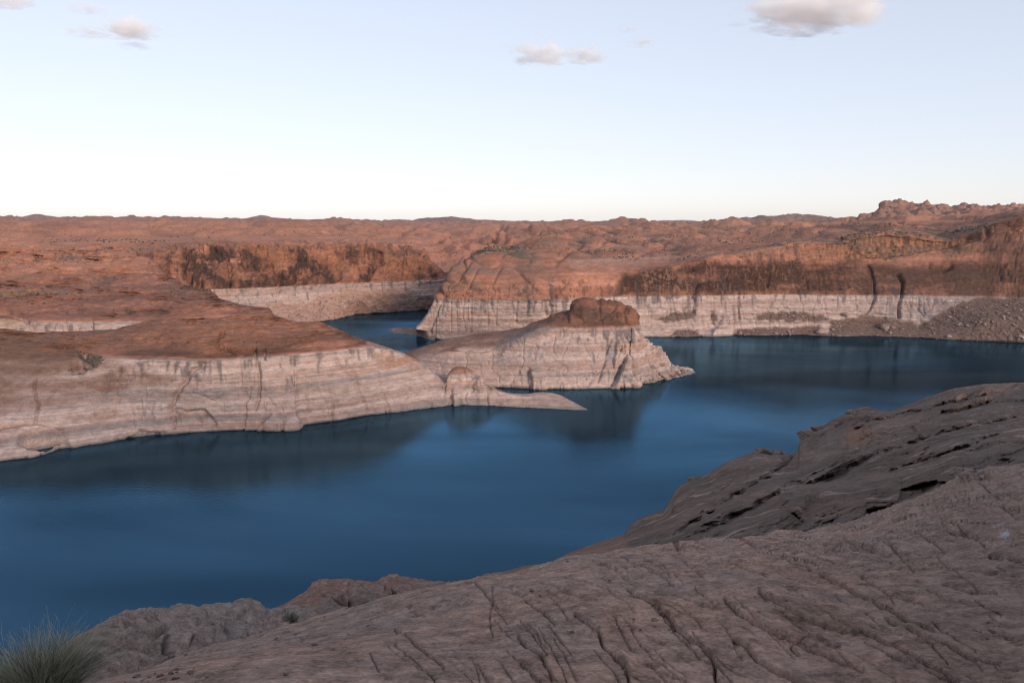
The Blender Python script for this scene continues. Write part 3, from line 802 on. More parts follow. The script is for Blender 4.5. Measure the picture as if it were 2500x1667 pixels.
# ================================================================== VARNISHED CLIFF BEHIND THE INNER BAY
def build_bay_cliff():
    px = np.linspace(330, 1130, 480)
    W = [(330, 806), (600, 800), (700, 792), (790, 784), (816, 781), (840, 776), (870, 769), (960, 764), (1053, 757), (1130, 751)]
    toe = [(330, 775, 715), (600, 770, 735), (700, 758, 765), (800, 742, 790), (860, 735, 810), (900, 725, 825), (960, 720, 840), (1053, 722, 862), (1130, 716, 880)]
    ring = [(330, 708, 725), (510, 706, 745), (560, 707, 748), (700, 698, 780), (800, 693, 805), (880, 690, 825), (1000, 688, 850), (1090, 685, 872), (1130, 684, 885)]
    mid = [(330, 690, 745), (450, 662, 765), (570, 655, 768), (700, 655, 793), (800, 660, 820), (880, 668, 838), (930, 655, 850), (1000, 645, 862), (1060, 662, 876), (1085, 676, 882), (1130, 680, 890)]
    brow = [(330, 668, 765), (393, 652, 770), (440, 610, 785), (455, 604, 788), (570, 600, 792), (640, 602, 800), (740, 612, 815), (800, 606, 835), (840, 596, 845), (933, 602, 868), (945, 625, 862), (1000, 622, 872), (1030, 627, 880), (1070, 655, 886), (1085, 671, 888), (1130, 676, 893)]
    crest = [(330, 625, 880), (393, 610, 880), (455, 592, 900), (600, 580, 950), (740, 578, 980), (840, 580, 1000), (933, 588, 1000), (960, 592, 990), (1030, 616, 950), (1070, 648, 930), (1085, 668, 920), (1130, 674, 920)]
    P = loft(px, [('z', [(a, b + 6, -5) for a, b in W]), ('z', [(a, b, 0) for a, b in W]), ('d', toe), ('d', ring), ('d', mid), ('d', brow), ('d', crest), ('b', 60, -10), ('b', 120, -60)],
             [3, 32, 32, 30, 42, 36, 6, 4], .8, 1.2)
    N = upn(normals(P)); x, y = project(P)
    X, Y, Z = P[..., 0], P[..., 1], P[..., 2]
    d = cliff_disp(P, N, 1.0, 33.0)
    d += fbm(X * .03, Y * .02, 2, 4) * 4 * sstep(70, 80, Z)
    face = sstep(37, 41, Z) * sstep(84, 74, Z)
    fl = fbm(X * .055, Y * .03, Z * .012, 3)
    scal = np.abs(perlin(X * .05, Y * .05, Z * .05)) * 6 * face
    d -= scal
    d += face * (terrace(fl, 5, .1) * 9 + blocks((X + .5 * Y) * .07, Z * .09 + 2 * fl, 12) * 4.5 + blocks((X + .5 * Y) * .18, Z * .25, 14) * 1.6)
    grooves = [([(450, 610), (448, 660), (470, 700)], 8, 6), ([(933, 602), (920, 650), (900, 680)], 6, 6), ([(890, 590), (888, 640)], 4, 3), ([(685, 670), (680, 715)], 4, 3), ([(1000, 625), (1010, 650)], 4, 2), ([(860, 690), (860, 700)], 3, 2)]
    d -= groove_field(x, y, grooves, .8)
    tm = sstep(34, 26, Z) * sstep(640, 720, x)
    d = d * (1 - .6 * tm) + tm * np.abs(perlin(X * .06 + Z * .04, Y * .06, Z * .08)) * -4.5
    P2 = P + N * d[..., None]
    N2 = upn(normals(P2)); Ns = blur(blur(N2, 2, 0), 2, 1)
    c = canyon_color(P2, Ns, seed=13.0, varnish=.5)
    X, Y, Z = P2[..., 0], P2[..., 1], P2[..., 2]
    nn = fbm(X * .05, Y * .05, Z * .05, 4)
    n3 = fbm(X * .022, Y * .022, Z * .03, 4)
    vs_ = fbm(X * .16, Y * .16, Z * .010, 4)
    c = lerp(c, C(.19, .092, .056), sstep(36.5, 38, Z) * sstep(84, 66, Z + 22 * n3) * np.clip(.7 + nn, 0, 1) * .75)
    for pl in ([(430, 650), (450, 605), (500, 615), (520, 645), (560, 690), (500, 705), (440, 670)], [(505, 642), (510, 605), (570, 602), (572, 640)], [(580, 650), (600, 610), (640, 615), (650, 655), (600, 665)],
               [(600, 700), (610, 668), (650, 668), (655, 705), (620, 715)], [(655, 705), (650, 668), (690, 660), (720, 640), (760, 690), (740, 705)], [(700, 650), (730, 612), (790, 640), (840, 690), (780, 700), (740, 670)],
               [(520, 712), (540, 690), (600, 690), (660, 700), (700, 700), (620, 720)], [(860, 690), (880, 650), (930, 640), (900, 690)], [(840, 610), (860, 595), (880, 620), (850, 640)], [(1010, 680), (1020, 655), (1060, 655), (1085, 675), (1050, 682)], [(895, 610), (930, 600), (925, 640), (905, 640)]):
        c = lerp(c, C(.055, .034, .030), poly_mask(x, y, pl, 9, 26, 26) * np.clip(.85 + .5 * nn + 1.6 * vs_, 0, 1) * sstep(35.8, 37, Z) * .9)
    # talus fans over the pale band
    tal = np.maximum.reduce([poly_mask(x, y, pl, 5, 14, 22) for pl in ([(640, 790), (700, 745), (760, 735), (850, 745), (900, 720), (1000, 735), (1060, 735), (1130, 720), (1130, 760), (960, 766), (860, 775), (780, 790)], [(760, 740), (800, 715), (860, 705), (980, 705), (1010, 725), (900, 735)], [(640, 745), (760, 735), (740, 750), (660, 755)])])
    gr = fbm(X * .5, Y * .5, Z * .5, 3)
    c = lerp(c, C(.34, .205, .155) * (1 + .45 * gr)[..., None], tal * .85)
    c = lerp(c, C(.43, .21, .135), sstep(76, 86, Z + 5 * n3) * .6)
    land('canyon_rock', P2, c, MAT_FAR)


build_bay_cliff()


# ================================================================== LEFT SLICKROCK TERRACE
def build_left_terrace():
    px = np.concatenate([np.linspace(-300, -8, 50), np.linspace(-5, 700, 430)])
    base = [(-300, 840, 496), (370, 830, 496), (600, 800, 520), (700, 800, 525)]
    ring = [(-300, 786, 503), (80, 786, 503), (240, 786, 503), (370, 783, 508), (500, 774, 520), (600, 768, 530), (700, 778, 535)]
    s1 = [(-300, 740, 540), (0, 735, 540), (300, 740, 545), (420, 745, 542), (500, 742, 540), (585, 750, 540), (655, 756, 538), (672, 770, 538), (700, 790, 538)]
    s2 = [(-300, 690, 625), (0, 690, 625), (200, 690, 622), (360, 690, 620), (450, 703, 615), (500, 713, 600), (540, 731, 585), (585, 748, 565), (655, 753, 548), (672, 768, 542), (700, 788, 542)]
    s3 = [(-300, 645, 720), (0, 640, 720), (200, 634, 720), (300, 630, 720), (360, 638, 715), (393, 660, 700), (420, 675, 685), (450, 699, 660), (492, 711, 630), (510, 708, 625), (540, 729, 605), (585, 746.5, 575), (655, 752, 555), (672, 767, 546), (700, 787, 546)]
    crest = [(-300, 600, 860), (0, 600, 860), (200, 594, 860), (300, 600, 840), (360, 628, 780), (393, 656, 730), (420, 672, 710), (450, 697, 680), (492, 710, 645), (510, 707, 640), (540, 728, 615), (585, 746, 585), (655, 751.5, 560), (672, 766, 550), (700, 786, 550)]
    P = loft(px, [('d', base), ('d', ring), ('d', s1), ('d', s2), ('d', s3), ('d', crest), ('b', 40, -8), ('b', 80, -60)], [20, 38, 46, 46, 36, 5, 4], 1.0, 1.8)
    N = upn(normals(P)); x, y = project(P)
    X, Y, Z = P[..., 0], P[..., 1], P[..., 2]
    d = cliff_disp(P, N, .35, 41.0)
    d += fbm(X * .016, Y * .012, 3, 4) * 3.2 * sstep(37, 44, Z)
    blf = np.abs(perlin(X * .016, Y * .010, 4.4)) + .5 * np.abs(perlin(X * .04, Y * .025, 1.4))
    d += (blf - .3) * 9.0 * sstep(42, 58, Z)
    d += terrace(fbm(X * .008, Y * .008, Z * .25, 4), 7, .10) * 2.4
    for (cx, cy, r, a) in ((175, 755, 22, 3.0), (300, 755, 24, 3.2), (385, 755, 24, 3.0), (270, 672, 30, 2.0), (350, 660, 22, 2.0)):
        d -= a * np.exp(-(((x - cx) / r) ** 2 + ((y - cy) / (r * .55)) ** 2))
    d -= groove_field(x, y, [([(-50, 760), (20, 758), (60, 775), (75, 800)], 8, 4), ([(0, 628), (120, 622), (230, 622), (340, 624)], 5, 2.0), ([(160, 785), (163, 806)], 2.5, 1.5), ([(225, 785), (226, 806)], 2.5, 1.5), ([(320, 788), (330, 800)], 2.5, 1.2)], .6)
    P2 = P + N * d[..., None]
    mk = sstep(37, 40, P2[..., 2])
    P2 = bench(P2, 13.0, 30, .62, 5.0, mk, .02)
    P2 = bench(P2, 5.0, 16, .42, 1.0, mk, -.02)
    N2 = upn(normals(P2)); Ns = blur(blur(N2, 2, 0), 2, 1)
    c = canyon_color(P2, Ns, seed=17.0, varnish=.2)
    X, Y, Z = P2[..., 0], P2[..., 1], P2[..., 2]
    nn = fbm(X * .02, Y * .02, Z * .2, 4)
    st = fbm(X * .004, Y * .004, Z * .5, 4)
    # purple-brown belt of bare rock, paler orange above
    c = lerp(c, C(.19, .10, .078), sstep(36, 39, Z) * sstep(62, 50, Z) * np.clip(.8 + .9 * nn, 0, 1) * .85)
    c = lerp(c, C(.44, .215, .14), sstep(54, 66, Z) * np.clip(.6 + nn, 0, 1) * .7)
    c = lerp(c, C(.34, .20, .11), poly_mask(x, y, [(0, 712), (140, 708), (220, 716), (100, 724), (0, 724)], 4, 10, 30) * .45)
    sc = np.maximum.reduce([poly_mask(x, y, pl, 3, 12, 10) for pl in ([(75, 628), (150, 622), (240, 625), (240, 638), (160, 642), (90, 636)], [(225, 680), (260, 668), (300, 662), (270, 685), (235, 690)], [(340, 655), (365, 650), (368, 680), (350, 678)], [(160, 750), (185, 748), (182, 762), (165, 762)], [(280, 750), (318, 748), (318, 763), (290, 760)], [(370, 755), (405, 742), (395, 765), (372, 768)])])
    c = lerp(c, C(.11, .095, .07), sc * np.clip(.5 + 2 * fbm(X * .2, Y * .2, 0, 3), 0, 1) * .85)
    c = lerp(c, C(.42, .29, .19), poly_mask(x, y, [(0, 780), (40, 782), (70, 795), (60, 800), (0, 800)], 3, 6, 14) * .7)
    land('canyon_rock', P2, c, MAT_FAR)


build_left_terrace()


# ================================================================== FAR PLATEAU
def build_plateau():
    px = np.concatenate([np.linspace(-700, -60, 40), np.linspace(-55, 2555, 640), np.linspace(2565, 3200, 40)])
    st = [(-700, [(800, 640), (1000, 600), (1400, 568), (2000, 550), (3000, 540), (4500, 534), (7000, 534)]),
          (300, [(800, 640), (1000, 600), (1400, 568), (2000, 550), (3000, 540), (4500, 534), (7000, 534)]),
          (600, [(800, 900), (930, 680), (1000, 595), (1300, 568), (2000, 552), (3000, 543), (4500, 538), (7000, 537)]),
          (880, [(800, 900), (960, 720), (1050, 605), (1300, 578), (1900, 556), (3000, 546), (4500, 541), (7000, 541)]),
          (980, [(800, 900), (960, 740), (1030, 665), (1200, 632), (1500, 590), (1900, 560), (3000, 547), (4500, 542), (7000, 542)]),
          (1060, [(800, 900), (940, 760), (1000, 695), (1150, 655), (1380, 640), (1600, 592), (1850, 575), (3000, 549), (4500, 542), (7000, 542)]),
          (1190, [(800, 900), (940, 760), (1000, 695), (1150, 655), (1380, 635), (1550, 592), (1800, 572), (3000, 552), (4500, 544), (7000, 543)]),
          (1300, [(800, 760), (1000, 660), (1300, 610), (1700, 580), (2300, 560), (3200, 550), (4500, 545), (7000, 543)]),
          (1460, [(800, 700), (1200, 610), (1500, 562), (2000, 556), (3000, 549), (4500, 546), (7000, 544)]),
          (2000, [(800, 680), (1200, 590), (1500, 556), (2000, 549), (3000, 543), (4500, 543), (7000, 542)]),
          (2200, [(800, 640), (1100, 570), (1400, 543), (2000, 537), (3000, 534), (7000, 534)]),
          (2500, [(800, 620), (1000, 560), (1300, 526), (2000, 522), (3000, 520), (7000, 520)]),
          (3200, [(800, 620), (1000, 540), (1300, 520), (2000, 515), (3000, 515), (7000, 515)])]
    D = np.concatenate([np.geomspace(800, 2200, 150), np.geomspace(2220, 7000, 60)])
    tab = np.stack([np.interp(np.log(D), np.log([a for a, b in l]), [b for a, b in l]) for p, l in st])
    sx = np.array([p for p, l in st], float)
    py = np.stack([np.interp(px, sx, tab[:, j]) for j in range(len(D))], 1)
    py = blur(py, 6, 0); py = blur(py, 2.0, 1)
    P = at_d(px[:, None] + 0 * py, py, D[None, :] + 0 * py)
    x, y = project(P)
    X, Y, Z = P[..., 0], P[..., 1], P[..., 2]
    k = Y / 1000.0
    bl = np.abs(perlin(X * .0058, Y * .0034, 2.7)) * 1.5 + np.abs(perlin(X * .014, Y * .008, 5.1)) * .75 + np.abs(perlin(X * .036, Y * .022, 1.7)) * .2
    h = (bl - .45) * (21.0 + 2.0 * sstep(1200, 1500, x)) * np.clip(k, .8, 2.0) * .9
    h += fbm(X * .0022, Y * .0012, .6, 3) * 6 * np.clip(k - .6, 0, 2.5)
    lv = P[..., 2] + h
    h += (terrace(lv / 13.0 + .45 * fbm(X * .006, Y * .006, 3, 3), 1, .12) - lv / 13.0 - .45 * fbm(X * .006, Y * .006, 3, 3)) * 5.5
    h += fbm(X * .06, Y * .045, 0, 3) * .7
    wallm = poly_mask(x, y, [(930, 650), (980, 600), (1200, 560), (1330, 560), (1330, 620), (1150, 650)], 15, 10)
    jn = fbm(X * .03, Y * .02, 3, 3)
    h += wallm * (terrace(jn, 4, .12) * 14)
    h -= groove_field(x, y, [([(1205, 590), (1212, 565), (1222, 552)], 5, 16), ([(1235, 585), (1232, 560)], 4, 8), ([(810, 560), (850, 562)], 6, 6)], .5)
    P2 = P.copy(); P2[..., 2] += h
    P2 = bench(P2, 7.0, 26, .16, 4.0, 1.0, .02, 140, 18)
    N2 = upn(normals(P2)); Ns = N2
    c = canyon_color(P2, Ns, ring=False, varnish=.45, seed=23.0)
    n1 = fbm(X * .004, Y * .003, .4, 4); n2 = fbm(X * .02, Y * .012, 7.7, 4)
    c = lerp(c, C(.47, .225, .145), np.clip(.6 + .9 * n1, 0, 1) * .65)
    c = lerp(c, C(.43, .19, .125), wallm * .55)
    gul = sstep(.34, .08, bl)
    c = lerp(c, C(.15, .115, .09), gul * np.clip(.3 + 1.4 * n2, 0, 1) * (.35 + .5 * sstep(1250, 1500, x)))
    c = lerp(c, C(.17, .135, .10), sstep(.05, .4, n2 + .2 * n1) * sstep(1450, 1650, x) * .6)
    c = lerp(c, C(.47, .225, .125), poly_mask(x, y, [(1750, 552), (1900, 545), (2000, 548), (2100, 545), (2250, 548), (2150, 556), (1900, 558)], 3, 6, 30) * .6)
    c = lerp(c, C(.20, .105, .075), sstep(.05, .35, n1 - .2 * n2) * .55)
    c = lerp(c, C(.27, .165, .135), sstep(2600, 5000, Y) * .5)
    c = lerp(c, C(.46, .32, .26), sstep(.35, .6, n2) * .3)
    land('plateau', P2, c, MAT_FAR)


build_plateau()


# ================================================================== DISTANT HILLS
def build_hill(name, D, sky, color, lump=0.0, foot=546, wl=120.0, n=260, seed=0.0):
    a = np.array(sky, float)
    px = np.linspace(a[0, 0], a[-1, 0], n)
    cr = [(p, q, D) for p, q in sky]
    ft = [(p, max(foot, q + 1), D * .90) for p, q in sky]
    P = loft(px, [('d', [(p, q + 25, D * .88) for p, q, _ in ft]), ('d', ft), ('m', .6, 0), ('d', cr), ('b', D * .03, -D * .004), ('b', D * .08, -D * .03)], [3, 26, 22, 8, 5], .8, 1.2)
    X, Y, Z = P[..., 0], P[..., 1], P[..., 2]
    N = upn(normals(P))
    k = 1 / wl
    bl = np.abs(perlin(X * k + seed, Y * k, Z * k)) * 1.2 + np.abs(perlin(X * 2.2 * k, Y * 2.2 * k + seed, Z * 2.2 * k)) * .6 + np.abs(perlin(X * 5 * k, Y * 5 * k, Z * 5 * k)) * .3
    P2 = P + N * ((bl - .4) * lump * 1.3)[..., None]
    N2 = upn(normals(P2))
    n2 = fbm(X * k, Y * k, Z * k * 3, 4)
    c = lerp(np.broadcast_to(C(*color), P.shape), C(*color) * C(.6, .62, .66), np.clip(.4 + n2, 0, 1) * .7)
    land('hills', P2, c, MAT_HILL)


MAUVE = (.30, .185, .155); DULL = (.26, .155, .13)
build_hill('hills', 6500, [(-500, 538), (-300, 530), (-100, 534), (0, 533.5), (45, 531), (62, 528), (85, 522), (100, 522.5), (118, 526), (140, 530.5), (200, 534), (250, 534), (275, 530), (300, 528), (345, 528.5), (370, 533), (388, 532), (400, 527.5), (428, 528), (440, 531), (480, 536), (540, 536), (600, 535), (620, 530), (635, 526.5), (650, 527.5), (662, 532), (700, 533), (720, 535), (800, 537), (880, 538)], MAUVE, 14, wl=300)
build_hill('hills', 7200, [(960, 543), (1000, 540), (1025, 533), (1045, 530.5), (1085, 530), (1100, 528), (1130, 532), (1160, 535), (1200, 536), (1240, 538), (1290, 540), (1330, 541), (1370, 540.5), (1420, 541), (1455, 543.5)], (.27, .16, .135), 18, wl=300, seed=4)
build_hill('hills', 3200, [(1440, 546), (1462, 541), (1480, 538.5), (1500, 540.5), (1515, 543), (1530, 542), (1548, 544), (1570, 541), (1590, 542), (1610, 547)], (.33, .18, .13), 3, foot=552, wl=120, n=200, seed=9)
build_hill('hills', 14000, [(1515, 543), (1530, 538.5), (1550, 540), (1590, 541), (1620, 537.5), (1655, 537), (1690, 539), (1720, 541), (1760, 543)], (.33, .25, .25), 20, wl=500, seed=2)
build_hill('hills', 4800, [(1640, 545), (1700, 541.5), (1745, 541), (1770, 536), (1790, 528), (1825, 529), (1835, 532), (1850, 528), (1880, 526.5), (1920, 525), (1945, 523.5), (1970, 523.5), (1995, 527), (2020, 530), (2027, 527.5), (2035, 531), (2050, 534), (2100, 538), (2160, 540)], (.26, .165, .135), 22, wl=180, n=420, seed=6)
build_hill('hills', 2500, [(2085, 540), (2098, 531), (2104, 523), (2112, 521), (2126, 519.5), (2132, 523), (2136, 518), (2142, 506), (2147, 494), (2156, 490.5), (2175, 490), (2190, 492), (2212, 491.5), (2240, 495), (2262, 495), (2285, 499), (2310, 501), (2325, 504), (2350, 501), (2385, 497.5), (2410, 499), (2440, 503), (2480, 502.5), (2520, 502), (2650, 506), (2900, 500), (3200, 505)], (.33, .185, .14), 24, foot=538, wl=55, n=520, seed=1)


# ================================================================== NEAR ROCK
def polar(px, sil, rs, r0, r1, nv, near_k=None, far_k=.02, front=None, h0=1.7, dens=2.0, blur_sil=0.0, margin=1.0, smooth=90.0, fade=(.55, .97), inner=None):
    """convex rock shelf seen edge-on at the skyline row `sil`: drop(r) = r*t + k (r-rs)^2, tangent to the line of sight at rs"""
    a = np.array(sil, float); b = np.array(rs, float)
    py = np.interp(px, a[:, 0], a[:, 1])
    if blur_sil: py = blur(py, blur_sil, 0)
    r_s = blur(np.interp(px, b[:, 0], b[:, 1]), 8, 0)
    dx, dy, dz = ray(px, py)
    hz = np.hypot(dx, dy)
    t = -dz / hz
    ux_ = np.arange(px[0], px[-1] + 5, 5.0)
    t_soft = np.interp(px, ux_, blur(np.interp(ux_, px, t), smooth / 5.0, 0))
    if near_k is None:
        k = h0 / r_s ** 2
    elif front is not None:
        c = np.array(front, float)
        fr = np.interp(px, c[:, 0], c[:, 2])
        fx, fy, fz = ray(px, np.interp(px, c[:, 0], c[:, 1]))
        tf = -fz / np.hypot(fx, fy)
        k = np.maximum((fr * (tf - t) + margin) / (r_s - fr) ** 2, 2e-4)
    else:
        k = np.interp(px, *np.array(near_k, float).T) if not np.isscalar(near_k) else np.full(px.shape, near_k)
    s = np.linspace(0, 1, nv)
    R0 = np.interp(px, *np.array(r0, float).T) if not np.isscalar(r0) else np.full(px.shape, r0)
    R1 = np.interp(px, *np.array(r1, float).T) if not np.isscalar(r1) else np.full(px.shape, r1)
    # dense up to the skyline, sparse behind it
    n1 = int(nv * .82)
    rr = np.empty((len(px), nv))
    u1 = np.linspace(0, 1, n1)
    near = 1 / ((1 / R0)[:, None] * (1 - u1) + (1 / (r_s * 1.08))[:, None] * u1)
    if inner:
        near[:, :10] = inner + (near[:, 10:11] - inner) * np.arange(10)[None, :] / 10.0
    rr[:, :n1] = near
    u2 = np.linspace(0, 1, nv - n1 + 1)[1:]
    rr[:, n1:] = (r_s * 1.08)[:, None] + (R1 - r_s * 1.08)[:, None] * u2 ** 1.6
    e = rr - r_s[:, None]
    wt = sstep(fade[0], fade[1], rr / r_s[:, None])
    tt = t_soft[:, None] * (1 - wt) + t[:, None] * wt
    drop = rr * tt + np.where(e < 0, k[:, None] * e * e, np.maximum(k[:, None], far_k) * e * e)
    ux, uy = dx / hz, dy / hz
    return np.stack([ux[:, None] * rr, uy[:, None] * rr, H - drop], -1)


A_SIL = [(-900, 1850), (-300, 1790), (0, 1722), (150, 1692), (272, 1667), (350, 1636), (442, 1598), (578, 1557), (680, 1530), (800, 1500), (904, 1476), (1040, 1442), (1142, 1420), (1278, 1396), (1380, 1367), (1500, 1354), (1628, 1338),
         (1772, 1321), (1830, 1305), (1895, 1289), (1930, 1294), (1968, 1302), (2050, 1290), (2116, 1272), (2195, 1235), (2265, 1208), (2330, 1182), (2420, 1158), (2500, 1135), (2800, 1070), (3400, 1000)]


def near_color(P, N, seed, base=(.43, .28, .215), red=(.37, .20, .135), grey=(.33, .255, .22), rs=1.0):
    X, Y, Z = P[..., 0] * rs, P[..., 1] * rs, P[..., 2] * rs
    n1 = fbm(X * .35 + seed, Y * .35, Z * .35, 4)
    n2 = fbm(X * 1.6, Y * 2.6 + seed, Z * 2.0, 4)
    n3 = fbm(X * 6, Y * 9 + seed, Z * 6, 3)
    c = lerp(np.broadcast_to(C(*base), P.shape), C(*red), np.clip(.12 + 1.0 * n1 + .6 * n2, 0, 1) * .6)
    c = lerp(c, C(*grey), np.clip(.3 + 1.2 * fbm(X * .6, Y * .6 + 9 + seed, Z, 3) - .4 * n2, 0, 1) * .7)
    c = lerp(c, C(.40, .30, .265), sstep(.2, .55, n2 + .5 * n3) * .45)
    c = lerp(c, C(.12, .095, .09), sstep(.3, .6, n3 - .5 * n2 + .3 * n1) * .45)
    return c * (1 + .28 * n3)[..., None]


def build_slab():
    px = np.concatenate([np.linspace(-900, -10, 50), np.linspace(-5, 2505, 1250), np.linspace(2512, 3400, 50)])
    P = polar(px, A_SIL, [(-900, 4), (-300, 4.5), (272, 5.6), (700, 7.2), (1142, 9.2), (1500, 10.8), (1900, 13), (2120, 15.5), (2500, 21), (3400, 26)], 2.7, 46, 430, far_k=.03, inner=.8)
    x, y = project(P)
    X, Y, Z = P[..., 0], P[..., 1], P[..., 2]
    N = upn(normals(P))
    r = np.hypot(X, Y)
    sc = np.clip(r / 7, .35, 2.2)                        # keep relief in proportion to distance
    right = sstep(900, 1700, x)
    # long bedding fissures that run down-slope toward the right
    al = X * .36 - Y * .93; ac = X * .93 + Y * .36
    wob = fbm(X * .5, Y * .5, 1, 3)
    n = fbm(ac * .9 + .30 * wob, al * .16 + .2 * wob, 4.0, 2, .4) + .05 * fbm(X * 3, Y * 3, 2, 3)
    d = terrace(n, 9, .10) * .06 * (.12 + .88 * right)
    n2 = fbm(ac * 2.6 + .3 * wob, al * .35, 9.0, 2) + .10 * fbm(X * 4, Y * 4, 2, 4)
    msk = sstep(-.05, .3, fbm(X * .6, Y * .6, 7, 2) + .1)
    d -= np.maximum(0, 1 - np.abs(n2) / .05) * msk * .035 * (.35 + .65 * right)
    n3 = fbm(ac * 4.2 + 5, al * .8, 3.0, 2) + .12 * fbm(X * 7, Y * 7, 2, 3)
    d -= np.maximum(0, 1 - np.abs(n3) / .06) * sstep(.0, .3, fbm(X * .9, Y * .9, 11, 2)) * .018
    d += blocks(al * .8 + .5 * wob, ac * 3.0 + .8 * wob, 5) * .020 * (.3 + .7 * right) + blocks(al * 2.2, ac * 6.5 + wob, 6) * .008
    d += fbm(X * .35, Y * .35, 2, 3) * .14
    rough = fbm(X * 2.2 + 3, Y * 3.0, 2, 4)
    d += rough * .016 + fbm(X * 9, Y * 9, 2, 4) * .010
    d -= .016 * sstep(.22, .40, fbm(X * 3.0, Y * 4.0, 12, 3))
    d *= np.clip(sc, .5, 1.5)
    # traced fissures
    G = [([(1535, 1448), (1570, 1468), (1615, 1495), (1650, 1530), (1690, 1560), (1735, 1592), (1745, 1620), (1745, 1650), (1765, 1680)], 6, .16),
         ([(1700, 1450), (1740, 1478)], 4, .06), ([(1770, 1475), (1800, 1498), (1870, 1538), (1915, 1555), (1960, 1580), (2030, 1610), (2110, 1640)], 5, .12),
         ([(1855, 1458), (1900, 1482), (1960, 1515), (2020, 1535), (2090, 1545)], 6, .15), ([(2002, 1404), (2040, 1430), (2080, 1455), (2130, 1472), (2170, 1490), (2230, 1525), (2280, 1545)], 5, .13),
         ([(1790, 1560), (1825, 1580), (1850, 1610), (1890, 1635), (1960, 1665)], 6, .14), ([(1965, 1560), (1930, 1580), (1950, 1600)], 4, .08), ([(2100, 1545), (2180, 1580), (2290, 1640), (2340, 1665)], 5, .10),
         ([(2160, 1510), (2260, 1555), (2360, 1600), (2500, 1640)], 4, .08), ([(2300, 1420), (2370, 1440), (2430, 1440)], 5, .09), ([(2030, 1315), (2100, 1340), (2170, 1352)], 5, .16), ([(2150, 1330), (2220, 1352)], 4, .10), ([(2420, 1540), (2500, 1575)], 4, .08),
         ([(1338, 1440), (1370, 1460)], 4, .05), ([(1280, 1460), (1310, 1480), (1355, 1515)], 4, .10), ([(1262, 1516), (1300, 1535)], 4, .06), ([(1265, 1545), (1285, 1570), (1320, 1595), (1335, 1625), (1350, 1660)], 5, .12), ([(1405, 1500), (1460, 1530), (1470, 1560), (1500, 1595), (1530, 1630)], 5, .13),
         ([(1205, 1440), (1195, 1500), (1200, 1540)], 4, .04), ([(905, 1590), (925, 1640)], 4, .05), ([(1500, 1590), (1530, 1620), (1535, 1660)], 5, .10), ([(1650, 1335), (1690, 1352), (1720, 1345)], 7, .28), ([(1810, 1315), (1850, 1330), (1880, 1340)], 4, .18), ([(1880, 1350), (1950, 1365)], 5, .18), ([(1980, 1340), (2060, 1350)], 4, .10),
         ([(2340, 1185), (2400, 1165), (2440, 1172)], 5, .6), ([(2300, 1300), (2380, 1305), (2450, 1300)], 3, .10), ([(2410, 1340), (2500, 1350)], 4, .15), ([(1940, 1420), (1990, 1440)], 4, .06)]
    rc = np.random.default_rng(77)
    sa = np.array(A_SIL, float)
    for _ in range(120):
        cx = rc.uniform(1130, 2600) if rc.random() < .94 else rc.uniform(700, 1130)
        top_ = np.interp(cx, sa[:, 0], sa[:, 1])
        cy = top_ + 8 + (1690 - top_) * rc.random() ** 1.2
        near = np.clip((cy - top_) / 160, 0, 1)
        ang = math.radians(np.interp(cx, [500, 1200, 1500, 1750, 2000, 2300, 2600], [60, 58, 46, 38, 31, 25, 20]) * (.45 + .55 * near) + rc.normal(0, 5))
        L = rc.uniform(40, 120) * (1.8 if rc.random() < .3 else 1) * (.6 + .6 * near)
        line = [(cx, cy)]
        for k in range(7):
            ang += rc.normal(0, .10)
            line.append((line[-1][0] + L / 7 * math.cos(ang), line[-1][1] + L / 7 * math.sin(ang)))
        G.append((line, rc.uniform(2.4, 4.0), rc.uniform(.03, .085) * (.6 + .5 * (1 - near))))
    d -= groove_field(x, y, [(l, w * .5, dp * .6) for l, w, dp in G], 1.0, True)
    # the upper lip of each fissure stands proud
    d += groove_field(x - 8, y + 9, [(l, w * 2.4, dp * .12) for l, w, dp in G], 1.0)
    d *= np.clip(.15 + (r - 1.0) / 2.5, .15, 1)
    P2 = P + N * d[..., None]
    c = near_color(P2, N, 3.0)
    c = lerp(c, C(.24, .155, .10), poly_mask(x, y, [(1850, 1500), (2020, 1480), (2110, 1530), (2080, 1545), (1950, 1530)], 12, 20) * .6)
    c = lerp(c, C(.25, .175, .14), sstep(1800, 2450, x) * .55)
    # chalky lichen marks on the upper slab
    li = np.maximum.reduce([poly_mask(x, y, pl, 2, 9, 6) for pl in ([(2440, 1292), (2465, 1290), (2462, 1302), (2445, 1303)], [(2425, 1285), (2455, 1278), (2450, 1284)], [(2185, 1274), (2202, 1272), (2200, 1280)])])
    c = lerp(c, C(.55, .58, .60), li * .5)
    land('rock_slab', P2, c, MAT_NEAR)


build_slab()


